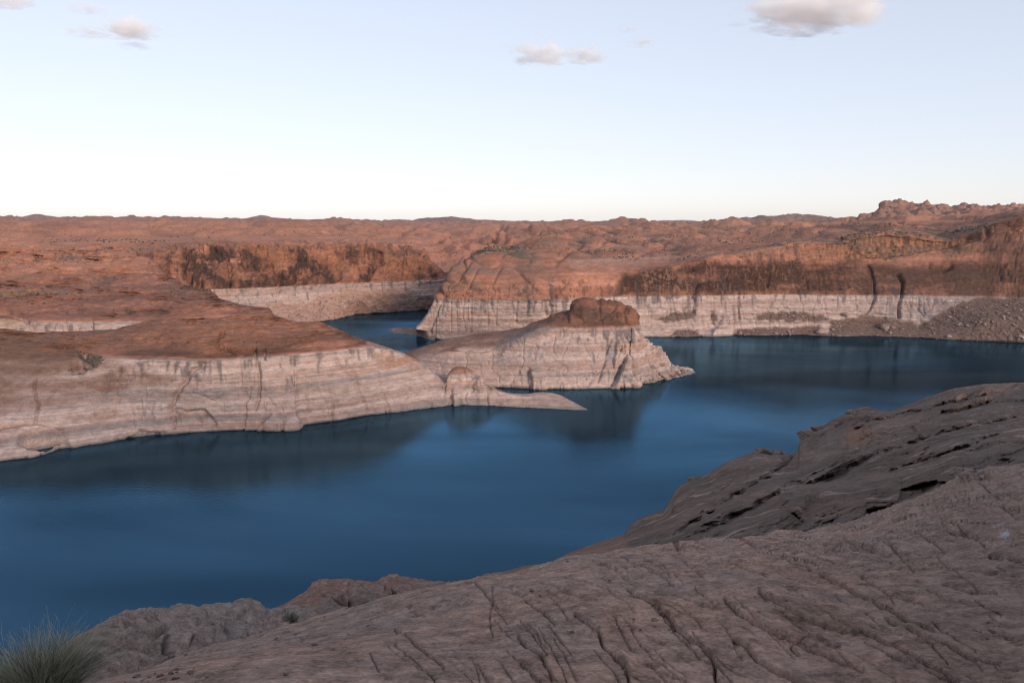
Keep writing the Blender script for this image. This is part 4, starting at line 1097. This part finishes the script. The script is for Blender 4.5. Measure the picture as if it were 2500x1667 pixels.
def build_left_mound():
    px = np.linspace(-60, 790, 400)
    sil = [(-60, 1730), (60, 1680), (120, 1640), (197, 1585), (252, 1554), (330, 1522), (391, 1505), (425, 1491), (510, 1484), (560, 1488), (609, 1497), (660, 1497), (714, 1497), (740, 1505), (790, 1530)]
    P = polar(px, sil, [(-60, 9), (197, 11), (425, 14), (714, 16), (790, 16)], 5.0, 40, 200, near_k=.05, far_k=.05, blur_sil=1.5)
    x, y = project(P); X, Y, Z = P[..., 0], P[..., 1], P[..., 2]
    N = upn(normals(P))
    n = fbm(X * .55, Y * .45, Z * .5, 4)
    d = terrace(n, 5, .16) * .32 + np.abs(fbm(X * 1.1, Y * .9, Z, 3)) * .28 + fbm(X * 3, Y * 3, Z * 3, 4) * .06
    G = [([(390, 1585), (392, 1610), (400, 1620)], 5, .5), ([(440, 1605), (445, 1590)], 4, .3), ([(480, 1512), (560, 1518), (600, 1512)], 4, .35), ([(395, 1508), (410, 1515)], 5, .3), ([(300, 1560), (320, 1553)], 4, .2), ([(370, 1575), (390, 1565)], 5, .3), ([(545, 1545), (570, 1560)], 6, .35)]
    d -= .5 * groove_field(x, y, G, 1.0, True)
    d += blocks(X * 1.2 + .4 * n, Z * 2.5 + Y * .8 + n, 8) * .10
    P2 = P + N * d[..., None]
    c = near_color(P2, N, 14.0, base=(.32, .24, .20), red=(.30, .17, .12), grey=(.28, .24, .22), rs=.8)
    land('rock_slab', P2, c, MAT_NEAR)
    # brown ledges that drop to the lake behind it
    px = np.linspace(-600, 1300, 620)
    sil = [(-600, 1900), (0, 1750), (300, 1620), (600, 1530), (655, 1496), (690, 1478), (720, 1462), (752, 1440), (765, 1424), (800, 1419), (842, 1416), (850, 1413), (860, 1417), (890, 1418), (915, 1416), (935, 1404), (950, 1400), (970, 1402), (978, 1411), (1020, 1416), (1060, 1419), (1110, 1420), (1160, 1418), (1185, 1408), (1215, 1402), (1250, 1400), (1300, 1395)]
    P = polar(px, sil, [(-600, 20), (600, 26), (950, 30), (1300, 34)], 12, 150, 150, near_k=.03, far_k=.012)
    x, y = project(P); X, Y, Z = P[..., 0], P[..., 1], P[..., 2]
    N = upn(normals(P))
    n = fbm(X * .3, Y * .3, Z * .8, 4)
    d = terrace(n, 6, .16) * .35 + fbm(X * 1.2, Y * 1.2, Z * 2, 3) * .10
    P2 = P + N * d[..., None]
    c = near_color(P2, N, 24.0, base=(.26, .15, .11), red=(.22, .10, .06), grey=(.20, .14, .12), rs=.5)
    land('rock_slab', P2, c, MAT_NEAR)
    # grey-brown boulder shelf in front of the ledges
    px = np.linspace(715, 1085, 260)
    sil = [(715, 1520), (727, 1494), (745, 1485), (780, 1470), (815, 1450), (840, 1438), (850, 1433), (900, 1434), (930, 1436), (945, 1442), (958, 1446), (970, 1437), (1000, 1436), (1020, 1438), (1040, 1436), (1070, 1434), (1085, 1445)]
    P = polar(px, sil, [(715, 18), (1085, 22)], 9, 34, 130, near_k=.05, far_k=.06)
    x, y = project(P); X, Y, Z = P[..., 0], P[..., 1], P[..., 2]
    N = upn(normals(P))
    d = terrace(fbm(X * .4, Y * .4, Z * .6, 4), 5, .16) * .3 + fbm(X * 1.5, Y * 1.5, Z * 2, 3) * .1
    d -= groove_field(x, y, [([(820, 1462), (850, 1470), (885, 1478)], 4, .5), ([(943, 1440), (970, 1458)], 4, .5), ([(845, 1440), (870, 1465), (900, 1470)], 8, .4)], .8)
    P2 = P + N * d[..., None]
    c = near_color(P2, N, 34.0, base=(.25, .17, .135), red=(.24, .13, .09), grey=(.20, .16, .145), rs=.6)
    land('rock_slab', P2, c, MAT_NEAR)


build_left_mound()


def build_ridge():
    px = np.concatenate([np.linspace(1120, 2510, 760), np.linspace(2515, 3300, 50)])
    sil = [(1120, 1440), (1142, 1424), (1165, 1412), (1215, 1400), (1280, 1380), (1330, 1377), (1400, 1345), (1460, 1322), (1525, 1303), (1530, 1290), (1545, 1275), (1565, 1263), (1620, 1243), (1640, 1215), (1648, 1198), (1665, 1180), (1690, 1168), (1725, 1158), (1760, 1135), (1795, 1118), (1830, 1106), (1850, 1101), (1885, 1103), (1935, 1108), (1948, 1096), (1952, 1075), (1970, 1060), (1995, 1050), (2030, 1025), (2065, 1010), (2100, 1004), (2130, 1001), (2170, 1003), (2210, 990), (2260, 970), (2330, 947), (2400, 937), (2500, 933), (2700, 930), (3300, 960)]
    rs = [(1120, 28), (1400, 40), (1525, 46), (1700, 58), (1945, 74), (2170, 94), (2500, 120), (3300, 150)]
    front = [(p, q, np.interp(p, [1120, 1500, 1900, 2120, 2500, 3300], [11, 13, 15, 18, 24, 30])) for p, q in A_SIL if 1100 < p]
    front[0] = (1120, 1424, 11)
    nv = 250
    pt = np.interp(px, *np.array(sil, float).T)
    fa = np.array(front, float)
    pb = np.interp(px, fa[:, 0], fa[:, 1]) + 26
    rf = np.interp(px, fa[:, 0], fa[:, 2]); rt = np.interp(px, *np.array(rs, float).T)
    sv = np.linspace(0, 1, nv)[None, :]
    PX = px[:, None] + 0 * sv
    pu = np.arange(px[0], px[-1] + 5, 5.0)
    pt_soft = np.interp(px, pu, blur(np.interp(pu, px, pt), 14, 0))
    wk = sstep(.55, 1.0, sv)
    PY = pb[:, None] * (1 - sv) + (pt_soft[:, None] * (1 - wk) + pt[:, None] * wk) * sv
    # ledges climb to the right: steeper near the water, flatter up the slope
    sl = np.interp(px, [1120, 1500, 1900, 2200, 2500, 3300], [.55, .58, .52, .40, .30, .25])
    cum = np.cumsum(sl * np.gradient(px))
    cc = PY + cum[:, None]                                  # constant along a ledge
    wp = fbm(PX / 150, PY / 90, 2.0, 3)
    qa = cc / 34 + 1.7 * wp
    st1 = terrace(-qa, 1, .13) + qa                         # riser and tread
    qb = cc / 9.5 + 2.4 * wp + .5 * fbm(PX / 40, PY / 25, 5.0, 3)
    st2 = terrace(-qb, 1, .2) + qb
    on1 = sstep(-.25, .35, fbm(PX / 120, cc / 60, 7.0, 2)); on2 = sstep(-.2, .35, fbm(PX / 90, cc / 40, 9.0, 2))
    base = np.log(rf)[:, None] + (np.log(rt) - np.log(rf))[:, None] * (.35 * sv + .65 * sv ** 1.35)
    dl = st1 * .048 * (.2 + .8 * on1) + st2 * .017 * (.15 + .85 * on2)
    dl += fbm(PX / 170, cc / 70, 1.0, 3) * .13                # broad fins and hollows
    dl += blocks(PX / 34 + .5 * wp, qa * 1.0, 3) * .013 + blocks(PX / 13, qb, 4) * .006
    dl += fbm(PX / 9, PY / 5, 3.0, 3) * .007
    G = [([(1560, 1345), (1640, 1310), (1760, 1230), (1900, 1150), (1935, 1115)], 9, .09), ([(1640, 1330), (1780, 1270), (1930, 1190), (2060, 1160)], 7, .05), ([(1920, 1245), (1960, 1275), (1940, 1290)], 4, .04), ([(2075, 1082), (2130, 1080), (2100, 1050)], 9, .06), ([(1990, 1180), (2120, 1120), (2280, 1060), (2480, 1020)], 6, .05),
         ([(2180, 1150), (2300, 1110), (2440, 1060)], 6, .05), ([(1700, 1290), (1840, 1240), (1900, 1220)], 5, .03), ([(2300, 1010), (2420, 985), (2500, 980)], 5, .04), ([(2120, 1030), (2260, 1000), (2400, 965)], 5, .04), ([(2230, 1045), (2260, 1080)], 4, .03), ([(1530, 1310), (1560, 1290), (1640, 1250)], 6, .05)]
    dl += groove_field(PX, PY, G, 1.0, True)
    dl += .06 * poly_mask(PX, PY, [(2195, 1225), (2200, 1195), (2280, 1175), (2330, 1178), (2260, 1205)], 4, 4)
    dl += .06 * poly_mask(PX, PY, [(2112, 1268), (2115, 1245), (2180, 1235), (2150, 1262)], 4, 3)
    dl *= sstep(0, .12, sv) * (1 - .75 * sstep(.93, 1, sv))
    rr = np.exp(base + dl)
    rr = np.maximum(rr, rf[:, None] * .95)
    dx, dy, dz = ray(PX, PY)
    hz = np.hypot(dx, dy)
    P = np.stack([dx / hz * rr, dy / hz * rr, H + dz / hz * rr], -1)
    # far side falls to the lake
    back = []
    for e in (1.5, 4, 9, 18, 32, 50, 75, 100):
        k = (rr[:, -1] + e) / rr[:, -1]
        q = P[:, -1] * np.stack([k, k, 0 * k + 1], -1)
        q[:, 2] = P[:, -1, 2] + dz[:, -1] / hz[:, -1] * e - .014 * e * e
        back.append(q)
    P = np.concatenate([P, np.stack(back, 1)], 1)
    P[:, :nv] = blur(P[:, :nv], .6, 1)
    x, y = project(P); X, Y, Z = P[..., 0], P[..., 1], P[..., 2]
    N = normals(P)
    al = X * .80 + Y * .60; ac = X * -.60 + Y * .80
    q = ac * .30 + Z * .85 + 2.2 * fbm(X * .05, Y * .05, 1, 3)
    d = fbm(X * .6, Y * .6, Z * .9, 4) * .05
    P2 = P + N * d[..., None]
    c = near_color(P2, N, 44.0, base=(.155, .107, .084), red=(.15, .08, .057), grey=(.115, .092, .08), rs=.30)
    X, Y, Z = P2[..., 0], P2[..., 1], P2[..., 2]
    c = c * (1 + .55 * fbm(q * 1.5, al * .06, 1.0, 4))[..., None]
    c = lerp(c, C(.24, .12, .08), poly_mask(x, y, [(2060, 1085), (2070, 1045), (2120, 1040), (2140, 1065), (2100, 1090)], 8, 12) * .7)
    c = lerp(c, C(.24, .135, .095), poly_mask(x, y, [(1100, 1440), (1280, 1380), (1400, 1345), (1525, 1303), (1540, 1340), (1400, 1370)], 8, 10) * .6)
    land('rock_slab', P2, c, MAT_MID)


build_ridge()


# ================================================================== LOOSE ROCKS
def rock_mesh(name, seed, sub=2, blocky=.5, mat=None, color=(.25, .19, .165)):
    import bmesh
    r = np.random.default_rng(seed)
    bm = bmesh.new()
    bmesh.ops.create_icosphere(bm, subdivisions=sub, radius=1)
    V = np.array([v.co for v in bm.verts])
    # cut by random planes to get flat fractured faces
    for _ in range(9):
        n = r.normal(size=3); n /= np.linalg.norm(n)
        h = r.uniform(.45, .85)
        q = V @ n
        V = V - np.maximum(q - h, 0)[:, None] * n * .92
    V += (fbm(V[:, 0] * 2.5 + seed, V[:, 1] * 2.5, V[:, 2] * 2.5, 3) * .09)[:, None] * V
    for v, c in zip(bm.verts, V):
        v.co = c
    me = bpy.data.meshes.new(name)
    bm.to_mesh(me); bm.free()
    nV = len(V)
    a = me.color_attributes.new('Col', 'FLOAT_COLOR', 'POINT')
    cc = np.ones((nV, 4), np.float32)
    cc[:, :3] = np.array(color) * (1 + .35 * fbm(V[:, 0] * 2, V[:, 1] * 2, V[:, 2] * 4 + seed, 3))[:, None]
    a.data.foreach_set('color', cc.ravel())
    me.materials.append(mat)
    return me


def put_rock(me, landname, which, px, py, size, label, group=None, rot=0.0, sink=.3, tilt=(0, 0)):
    p, n = anchor(landname, px, py, which)
    o = link('boulder', me, None, label, 'boulder', group)
    o.scale = size
    o.rotation_euler = (tilt[0], tilt[1], rot)
    o.location = (p[0], p[1], p[2] + size[2] * (1 - 2 * sink) * .7)
    return o


def build_boulders():
    RID = len(LAND['rock_slab']) - 1
    nearm = [rock_mesh('boulder', 100 + i, 3, mat=MAT_MID, color=(.19, .135, .11)) for i in range(4)]
    put_rock(nearm[0], 'rock_slab', RID, 1861, 1106, (1.0, .8, .5), 'brown blocky boulder on the ridge edge below the taller outcrop', rot=.4)
    put_rock(nearm[1], 'rock_slab', RID, 1896, 1108, (.8, .6, .25), 'low brown rock beside the blocky boulder on the ridge edge', rot=1.2)
    put_rock(nearm[2], 'rock_slab', RID, 1703, 1168, (.8, .6, .14), 'thin flat slab of rock lying on the ridge edge')
    put_rock(nearm[3], 'rock_slab', RID, 1966, 1068, (.9, .9, .7), 'upright angular block at the top of the dark notch in the ridge', rot=.3)
    put_rock(nearm[0], 'rock_slab', RID, 1998, 1049, (1.0, .9, .45), 'squarish block leaning above the dark notch in the ridge', rot=2.0, tilt=(.2, 0))
    put_rock(nearm[1], 'rock_slab', RID, 2074, 1010, (.7, .6, .4), 'small upright rock beside the reddish slab on the ridge crest', rot=.7)
    put_rock(nearm[2], 'rock_slab', RID, 2112, 1003, (1.7, 1.0, .38), 'long reddish slab lying along the ridge crest', rot=.1)
    farm = [rock_mesh('boulder', 200 + i, 2, mat=MAT_FAR, color=(.30, .22, .185)) for i in range(6)]
    M = 2                                   # canyon_rock index of the right-hand massif
    put_rock(farm[0], 'canyon_rock', M, 2162, 805, (5.2, 4.5, 6.0), 'tallest pale boulder standing on the far talus bench', rot=.4, sink=.2)
    put_rock(farm[1], 'canyon_rock', M, 2062, 770, (4.0, 3.5, 3.6), 'rounded pale boulder leaning against the smooth white wall', rot=.9)
    put_rock(farm[2], 'canyon_rock', M, 2005, 812, (6.0, 4.0, 3.2), 'broad pale boulder at the waterline under the white wall', rot=.1)
    put_rock(farm[3], 'canyon_rock', M, 2492, 826, (4.2, 3.4, 2.6), 'pale boulder at the waterline at the foot of the wide talus slope', rot=.5)
    r = np.random.default_rng(5)
    spots = []
    regions = [((2260, 2500), (745, 830), 60, 'grey-brown boulder on the wide dark talus slope below the cliff', 'boulders on the wide talus slope'),
               ((1850, 2030), (764, 782), 14, 'small boulder on the gravel ledge halfway up the white band', 'boulders on the gravel ledge'),
               ((2030, 2240), (785, 820), 18, 'small boulder on the red-brown bank around the tallest pale boulder', 'boulders around the tallest boulder'),
               ((1800, 2020), (804, 818), 16, 'boulder in the low shoreline rubble under the white wall', 'boulders in the shoreline rubble'),
               ((1640, 1720), (806, 820), 8, 'boulder on the small gravel fan beside the butte', 'boulders on the small gravel fan')]
    for (x0, x1), (y0, y1), n, lab, grp in regions:
        for _ in range(n):
            x, y = r.uniform(x0, x1), r.uniform(y0, y1)
            if x0 == 2260 and y < 826 - (x - 2240) * .75:
                continue
            s = r.uniform(.7, 1.9) * (1.3 if r.random() < .2 else 1)
            put_rock(farm[int(r.integers(6))], 'canyon_rock', M, x, y, (s * r.uniform(.9, 1.4), s, s * r.uniform(.6, 1)), lab, grp, rot=r.uniform(0, 6))
    for x, y, s in ((1606, 921, 1.8), (1622, 920, 1.5), (1640, 917, 1.6), (1588, 930, 1.4), (1655, 912, 2.2), (1668, 905, 1.8), (1596, 926, 1.2), (1630, 912, 1.3), (1648, 918, 1.1), (1680, 906, 1.6), (1612, 914, 1.2), (1576, 934, 1.1)):
        put_rock(farm[int(r.integers(6))], 'canyon_rock', 1, x, y, (s * 1.3, s, s * .9), 'pale rubble block at the broken tip of the middle butte', 'rubble at the tip of the butte', rot=r.uniform(0, 6))


build_boulders()


def scatter(name, picks, sizes, mat, templ, color, label, seed=0, squash=.7):
    """many small pieces nobody could count: one object"""
    r = np.random.default_rng(seed)
    tv, tf = templ
    n = len(picks)
    ang = r.uniform(0, 6.28, n)
    ca, sa = np.cos(ang), np.sin(ang)
    jit = 1 + r.normal(0, .22, (n, len(tv), 3))
    v = tv[None] * jit
    v = v * sizes[:, None, None] * np.array([1, 1, squash])
    x = v[..., 0] * ca[:, None] - v[..., 1] * sa[:, None]
    y = v[..., 0] * sa[:, None] + v[..., 1] * ca[:, None]
    V = np.stack([x, y, v[..., 2]], -1) + picks[:, None, :]
    Q = (tf[None] + (np.arange(n) * len(tv))[:, None, None]).reshape(-1, 3)
    cc = np.array(color) * (1 + r.normal(0, .2, (n, 1, 1)))
    cc = np.broadcast_to(cc, V.shape)
    me = make_mesh(name, V, Q, mat, cc, smooth=False)
    return link(name, me, 'stuff', label)


def octa():
    v = np.array([(1, 0, 0), (0, 1, 0), (-1, 0, 0), (0, -1, 0), (.5, .5, .75), (-.5, .4, .8), (-.3, -.6, .7), (0, 0, -.6)], float)
    f = np.array([(0, 1, 4), (1, 5, 4), (1, 2, 5), (2, 6, 5), (2, 3, 6), (3, 0, 6), (0, 4, 6), (4, 5, 6), (1, 0, 7), (2, 1, 7), (3, 2, 7), (0, 3, 7)])
    return v, f


def build_rubble():
    r = np.random.default_rng(11)
    pts = []; sz = []
    specs = [('canyon_rock', 2, [[(2225, 826), (2245, 795), (2330, 750), (2380, 732), (2505, 728), (2505, 840)], [(1840, 778), (1880, 765), (1950, 763), (2010, 772), (1990, 786), (1850, 784)], [(2030, 790), (2100, 776), (2180, 780), (2240, 800), (2235, 826), (2020, 822)], [(1795, 818), (1800, 805), (1900, 802), (2000, 798), (2020, 820)], [(1630, 822), (1650, 808), (1690, 808), (1720, 822)], [(1600, 782), (1640, 768), (1700, 758), (1690, 776)]], 1500, (.35, 1.1)),
             ('canyon_rock', 3, [[(660, 785), (760, 745), (900, 735), (1060, 745), (1060, 757), (960, 763), (860, 770), (780, 783)], [(760, 745), (830, 720), (980, 715), (1000, 730), (850, 745)]], 700, (.4, 1.1)),
             ('canyon_rock', 1, [[(1570, 938), (1580, 918), (1630, 908), (1690, 904), (1640, 924)], [(1400, 925), (1445, 905), (1480, 900), (1440, 925)]], 260, (.25, .7)),
             ('gravel_spit', 0, [[(945, 800), (1060, 800), (1060, 835), (945, 815)]], 200, (.25, .7))]
    for nm, w, polys, n, (a, b) in specs:
        P, x, y, N = LAND[nm][w]
        m = np.maximum.reduce([poly_mask(x, y, pl, 1.5) for pl in polys]) * (P[..., 2] > -.3)
        idx = np.flatnonzero(m.ravel() > .4)
        if len(idx) == 0: continue
        ch = r.choice(idx, n)
        pts.append(P.reshape(-1, 3)[ch] + r.normal(0, .5, (n, 3)) * (1, 1, 0)); sz.append(a + (b - a) * r.random(n) ** 2.5)
    scatter('rubble', np.concatenate(pts), np.concatenate(sz), MAT_FAR, octa(), (.24, .175, .145), 'loose rubble spread over the talus slopes and gravel banks', 3)


build_rubble()


def build_scrub():
    r = np.random.default_rng(12)
    pts = []; sz = []
    for nm, w, cond, n, (a, b) in (('canyon_rock', 2, lambda P, x, y: (P[..., 2] > 66) & (y < 640) & (y > 545) & (x < 2500), 1500, (.5, 1.3)),
                                   ('plateau', 0, lambda P, x, y: (y > 545) & (P[..., 1] < 2600) & (x > 0) & (x < 2500), 2600, (.7, 1.8)),
                                   ('canyon_rock', 4, lambda P, x, y: (P[..., 2] > 45) & (x > 0), 380, (.4, 1.0)),
                                   ('canyon_rock', 0, lambda P, x, y: (P[..., 2] > 38) & (x < 700) & (x > 0) & (y > 805), 45, (.25, .6))):
        P, x, y, N = LAND[nm][w]
        fl = sstep(.75, .95, np.abs(N[..., 2])) * cond(P, x, y)
        cl = sstep(.02, .35, fbm(P[..., 0] * .012, P[..., 1] * .012, 4, 4))
        p = (fl * cl).ravel()
        if p.sum() == 0: continue
        ch = r.choice(len(p), n, p=p / p.sum())
        pts.append(P.reshape(-1, 3)[ch] + r.normal(0, 1.0, (n, 3)) * (1, 1, 0) + (0, 0, .15)); sz.append(a + (b - a) * r.random(n) ** 2)
    # dense patch in the gully of the near peninsula
    P, x, y, N = LAND['canyon_rock'][0]
    m = poly_mask(x, y, [(178, 852), (230, 868), (258, 872), (240, 895), (205, 885)], 1)
    m = np.maximum(m, poly_mask(x, y, [(165, 905), (200, 898), (240, 895), (200, 908)], 1))
    idx = np.flatnonzero(m.ravel() > .4)
    ch = r.choice(idx, 90)
    pts.append(P.reshape(-1, 3)[ch] + (0, 0, .2)); sz.append(r.uniform(.2, .7, 90))
    m = plain_material('scrub_leaf', (.075, .068, .05), noise=.4)
    scatter('scrub', np.concatenate(pts), np.concatenate(sz), m, octa(), (.1, .1, .06), 'dark desert scrub dotted over the slickrock', 4, squash=.9)


build_scrub()


# ================================================================== NEAR PLANTS
def blades(n, r0, h, spread, seed, lean=.5, wid=.004):
    r = np.random.default_rng(seed)
    V = []; Q = []; K = 6
    for i in range(n):
        a = r.uniform(0, 6.283); q = r0 * math.sqrt(r.random())
        b = np.array([q * math.cos(a), q * math.sin(a), 0])
        out = np.array([math.cos(a + r.normal(0, .5)), math.sin(a + r.normal(0, .5)), 0]) * spread * (q / r0 * .8 + .15) * r.uniform(.5, 1.3)
        L = h * r.uniform(.45, 1.1) * (1 - .35 * (q / r0) ** 2)
        side = np.array([-math.sin(a + r.normal(0, 1)), math.cos(a + r.normal(0, 1)), 0]); side /= np.linalg.norm(side) + 1e-6
        cur = r.normal(0, .05, 3) * (1, 1, 0)
        base = len(V)
        for k in range(K):
            t = k / (K - 1)
            p = b + out * t ** 1.4 + np.array([0, 0, L * (t - .12 * t * t)]) + cur * math.sin(t * 5 + i) * t
            w = wid * (1 - .75 * t)
            V.append(p - side * w); V.append(p + side * w)
        for k in range(K - 1):
            j = base + 2 * k
            Q.append((j, j + 1, j + 3, j + 2))
    return np.array(V), np.array(Q)


def build_plants():
    m = plain_material('dry_stem', (.30, .28, .20), noise=7)
    m2 = plain_material('green_stem', (.10, .105, .065), noise=9)
    dx, dy, dz = ray(95, 1640)
    P, x, y, N = LAND['rock_slab'][0]
    p, _ = anchor('rock_slab', 120, 1680, 1)
    d = 6.2
    t = d / dy
    base = np.array([dx * t - .02, d, 0])
    # ground under the plant: the left mound
    Pm = LAND['rock_slab'][1][0].reshape(-1, 3)
    near = Pm[np.argmin(((Pm[:, :2] - base[:2]) ** 2).sum(1))]
    base[2] = near[2] - .05
    root = bpy.data.objects.new('grass_clump', None); col.objects.link(root)
    root.location = base
    root['label'] = 'large pale green clump of wiry desert grass at the rock edge'
    root['category'] = 'grass clump'
    V, Q = blades(1700, .34, .36, .44, 1, wid=.0034)
    link('green_stems', make_mesh('green_stems', V, Q, m2), 'stuff', parent=root)
    V, Q = blades(1100, .34, .50, .5, 2, wid=.0028)
    link('dry_stems', make_mesh('dry_stems', V, Q, m), 'stuff', parent=root)
    p, _ = anchor('rock_slab', 708, 1518, 1)
    V, Q = blades(160, .12, .24, .2, 5, wid=.006)
    o = link('shrub', make_mesh('shrub', V, Q, m2), None, 'small dark green shrub in the hollow between the rock mounds', 'shrub')
    o.location = (p[0], p[1], p[2] - .03)


build_plants()


def build_chips():
    r = np.random.default_rng(31)
    P, x, y, N = LAND['rock_slab'][0]
    idx = np.flatnonzero(((x > 100) & (x < 2500) & (y > 1200) & (y < 1667) & (np.hypot(P[..., 0], P[..., 1]) < 13)).ravel())
    cl = sstep(.05, .4, fbm(P[..., 0] * .9, P[..., 1] * .9, 3, 3)).ravel()[idx] + .03
    ch = r.choice(idx, 200, p=cl / cl.sum())
    scatter('gravel', P.reshape(-1, 3)[ch] + (0, 0, .004), .005 + .024 * r.random(200) ** 3, MAT_NEAR, octa(), (.24, .17, .14), 'small stone chips lying in the cracks of the near slab', 8, squash=.6)


build_chips()


# ================================================================== CLOUDS
def cloud_material(density):
    m = bpy.data.materials.new('cloud_vapour')
    m.use_nodes = True
    n, l = m.node_tree.nodes, m.node_tree.links
    n.clear()
    out = n.new('ShaderNodeOutputMaterial')
    v = n.new('ShaderNodeVolumePrincipled')
    v.inputs['Color'].default_value = (1, 1, 1, 1)
    v.inputs['Anisotropy'].default_value = -.15
    tc = n.new('ShaderNodeTexCoord')
    ln = n.new('ShaderNodeVectorMath'); ln.operation = 'LENGTH'
    l.new(tc.outputs['Object'], ln.inputs[0])
    ns = n.new('ShaderNodeTexNoise'); ns.inputs['Scale'].default_value = 2.3; ns.inputs['Detail'].default_value = 5
    ns.inputs['Roughness'].default_value = .6
    oi = n.new('ShaderNodeObjectInfo')
    ad = n.new('ShaderNodeVectorMath'); ad.operation = 'ADD'
    mu = n.new('ShaderNodeVectorMath'); mu.operation = 'SCALE'; mu.inputs[3].default_value = .004
    l.new(oi.outputs['Location'], mu.inputs[0])
    l.new(tc.outputs['Object'], ad.inputs[0]); l.new(mu.outputs[0], ad.inputs[1])
    l.new(ad.outputs[0], ns.inputs['Vector'])
    s1 = n.new('ShaderNodeMath'); s1.operation = 'MULTIPLY_ADD'
    s1.inputs[1].default_value = 2.4; s1.inputs[2].default_value = -.62
    l.new(ns.outputs[0], s1.inputs[0])
    s2 = n.new('ShaderNodeMath'); s2.operation = 'SUBTRACT'
    l.new(s1.outputs[0], s2.inputs[0]); l.new(ln.outputs['Value'], s2.inputs[1])
    mr = n.new('ShaderNodeMapRange'); mr.inputs['From Min'].default_value = 0; mr.inputs['From Max'].default_value = .5
    mr.inputs['To Min'].default_value = 0; mr.inputs['To Max'].default_value = density
    l.new(s2.outputs[0], mr.inputs['Value'])
    l.new(mr.outputs[0], v.inputs['Density'])
    l.new(v.outputs[0], out.inputs['Volume'])
    return m


def build_clouds():
    import bmesh
    scene.cycles.volume_bounces = 32
    scene.cycles.max_bounces = 32
    thick = cloud_material(.014); thin = cloud_material(.006)
    bm = bmesh.new(); bmesh.ops.create_icosphere(bm, subdivisions=4, radius=1)
    for v in bm.verts:
        if v.co.z < 0: v.co.z *= .6
    meshes = {}
    for k, mat in (('a', thick), ('b', thin)):
        me = bpy.data.meshes.new('cloud'); bm.to_mesh(me); me.materials.append(mat); meshes[k] = me
    bm.free()
    spec = [(1985, 20, 6000, 195, 58, 'a', 'largest grey-bellied cloud high over the far cliffs'), (1945, 84, 6300, 58, 13, 'b', 'thin bright wisp just under the largest cloud'),
            (1318, 133, 8000, 82, 30, 'a', 'small white puffy cloud with a flat grey base'), (1430, 136, 8200, 60, 22, 'a', 'small oval cloud beside the white puffy cloud'),
            (320, 72, 6500, 95, 27, 'a', 'bright cloud with a grey right end among wisps'), (330, 112, 6700, 46, 12, 'b', 'faint grey wisp below the bright cloud with the grey end'),
            (215, 22, 6400, 64, 16, 'b', 'thin slanting wisp above the bright cloud with the grey end'), (215, 80, 6600, 70, 14, 'b', 'pale streak trailing off the bright cloud with the grey end'),
            (20, 4, 6200, 70, 20, 'a', 'white cloud bank cut by the top corner of the sky'), (1565, 105, 8500, 46, 12, 'b', 'faint wisp between the puffy clouds and the largest cloud'), (1535, 72, 8500, 34, 9, 'b', 'tiny faint wisp above the other wisp beside the puffy clouds')]
    for px, py, d, w, h, k, lab in spec:
        p = at_d(px, py, d)
        o = link('cloud', meshes[k], None, lab, 'cloud', None)
        sc = d / F
        o.location = p
        o.scale = (w * sc * 1.25, w * sc * .8, h * sc * 1.5)


build_clouds()


# ================================================================== AIR
def build_haze():
    m = bpy.data.materials.new('haze_air')
    m.use_nodes = True
    n, l = m.node_tree.nodes, m.node_tree.links
    n.clear()
    out = n.new('ShaderNodeOutputMaterial')
    v = n.new('ShaderNodeVolumePrincipled')
    v.inputs['Color'].default_value = (.86, .88, .95, 1)
    v.inputs['Density'].default_value = 1.1e-5
    l.new(v.outputs[0], out.inputs['Volume'])
    x, y0, y1, z0, z1 = 17000, -2500, 18500, -420, 260
    V = np.array([(-x, y0, z0), (x, y0, z0), (x, y1, z0), (-x, y1, z0), (-x, y0, z1), (x, y0, z1), (x, y1, z1), (-x, y1, z1)])
    Q = np.array([(0, 3, 2, 1), (4, 5, 6, 7), (0, 1, 5, 4), (1, 2, 6, 5), (2, 3, 7, 6), (3, 0, 4, 7)])
    link('haze', make_mesh('haze', V, Q, m, smooth=False), 'stuff', 'thin pale evening haze over the canyon')


build_haze()
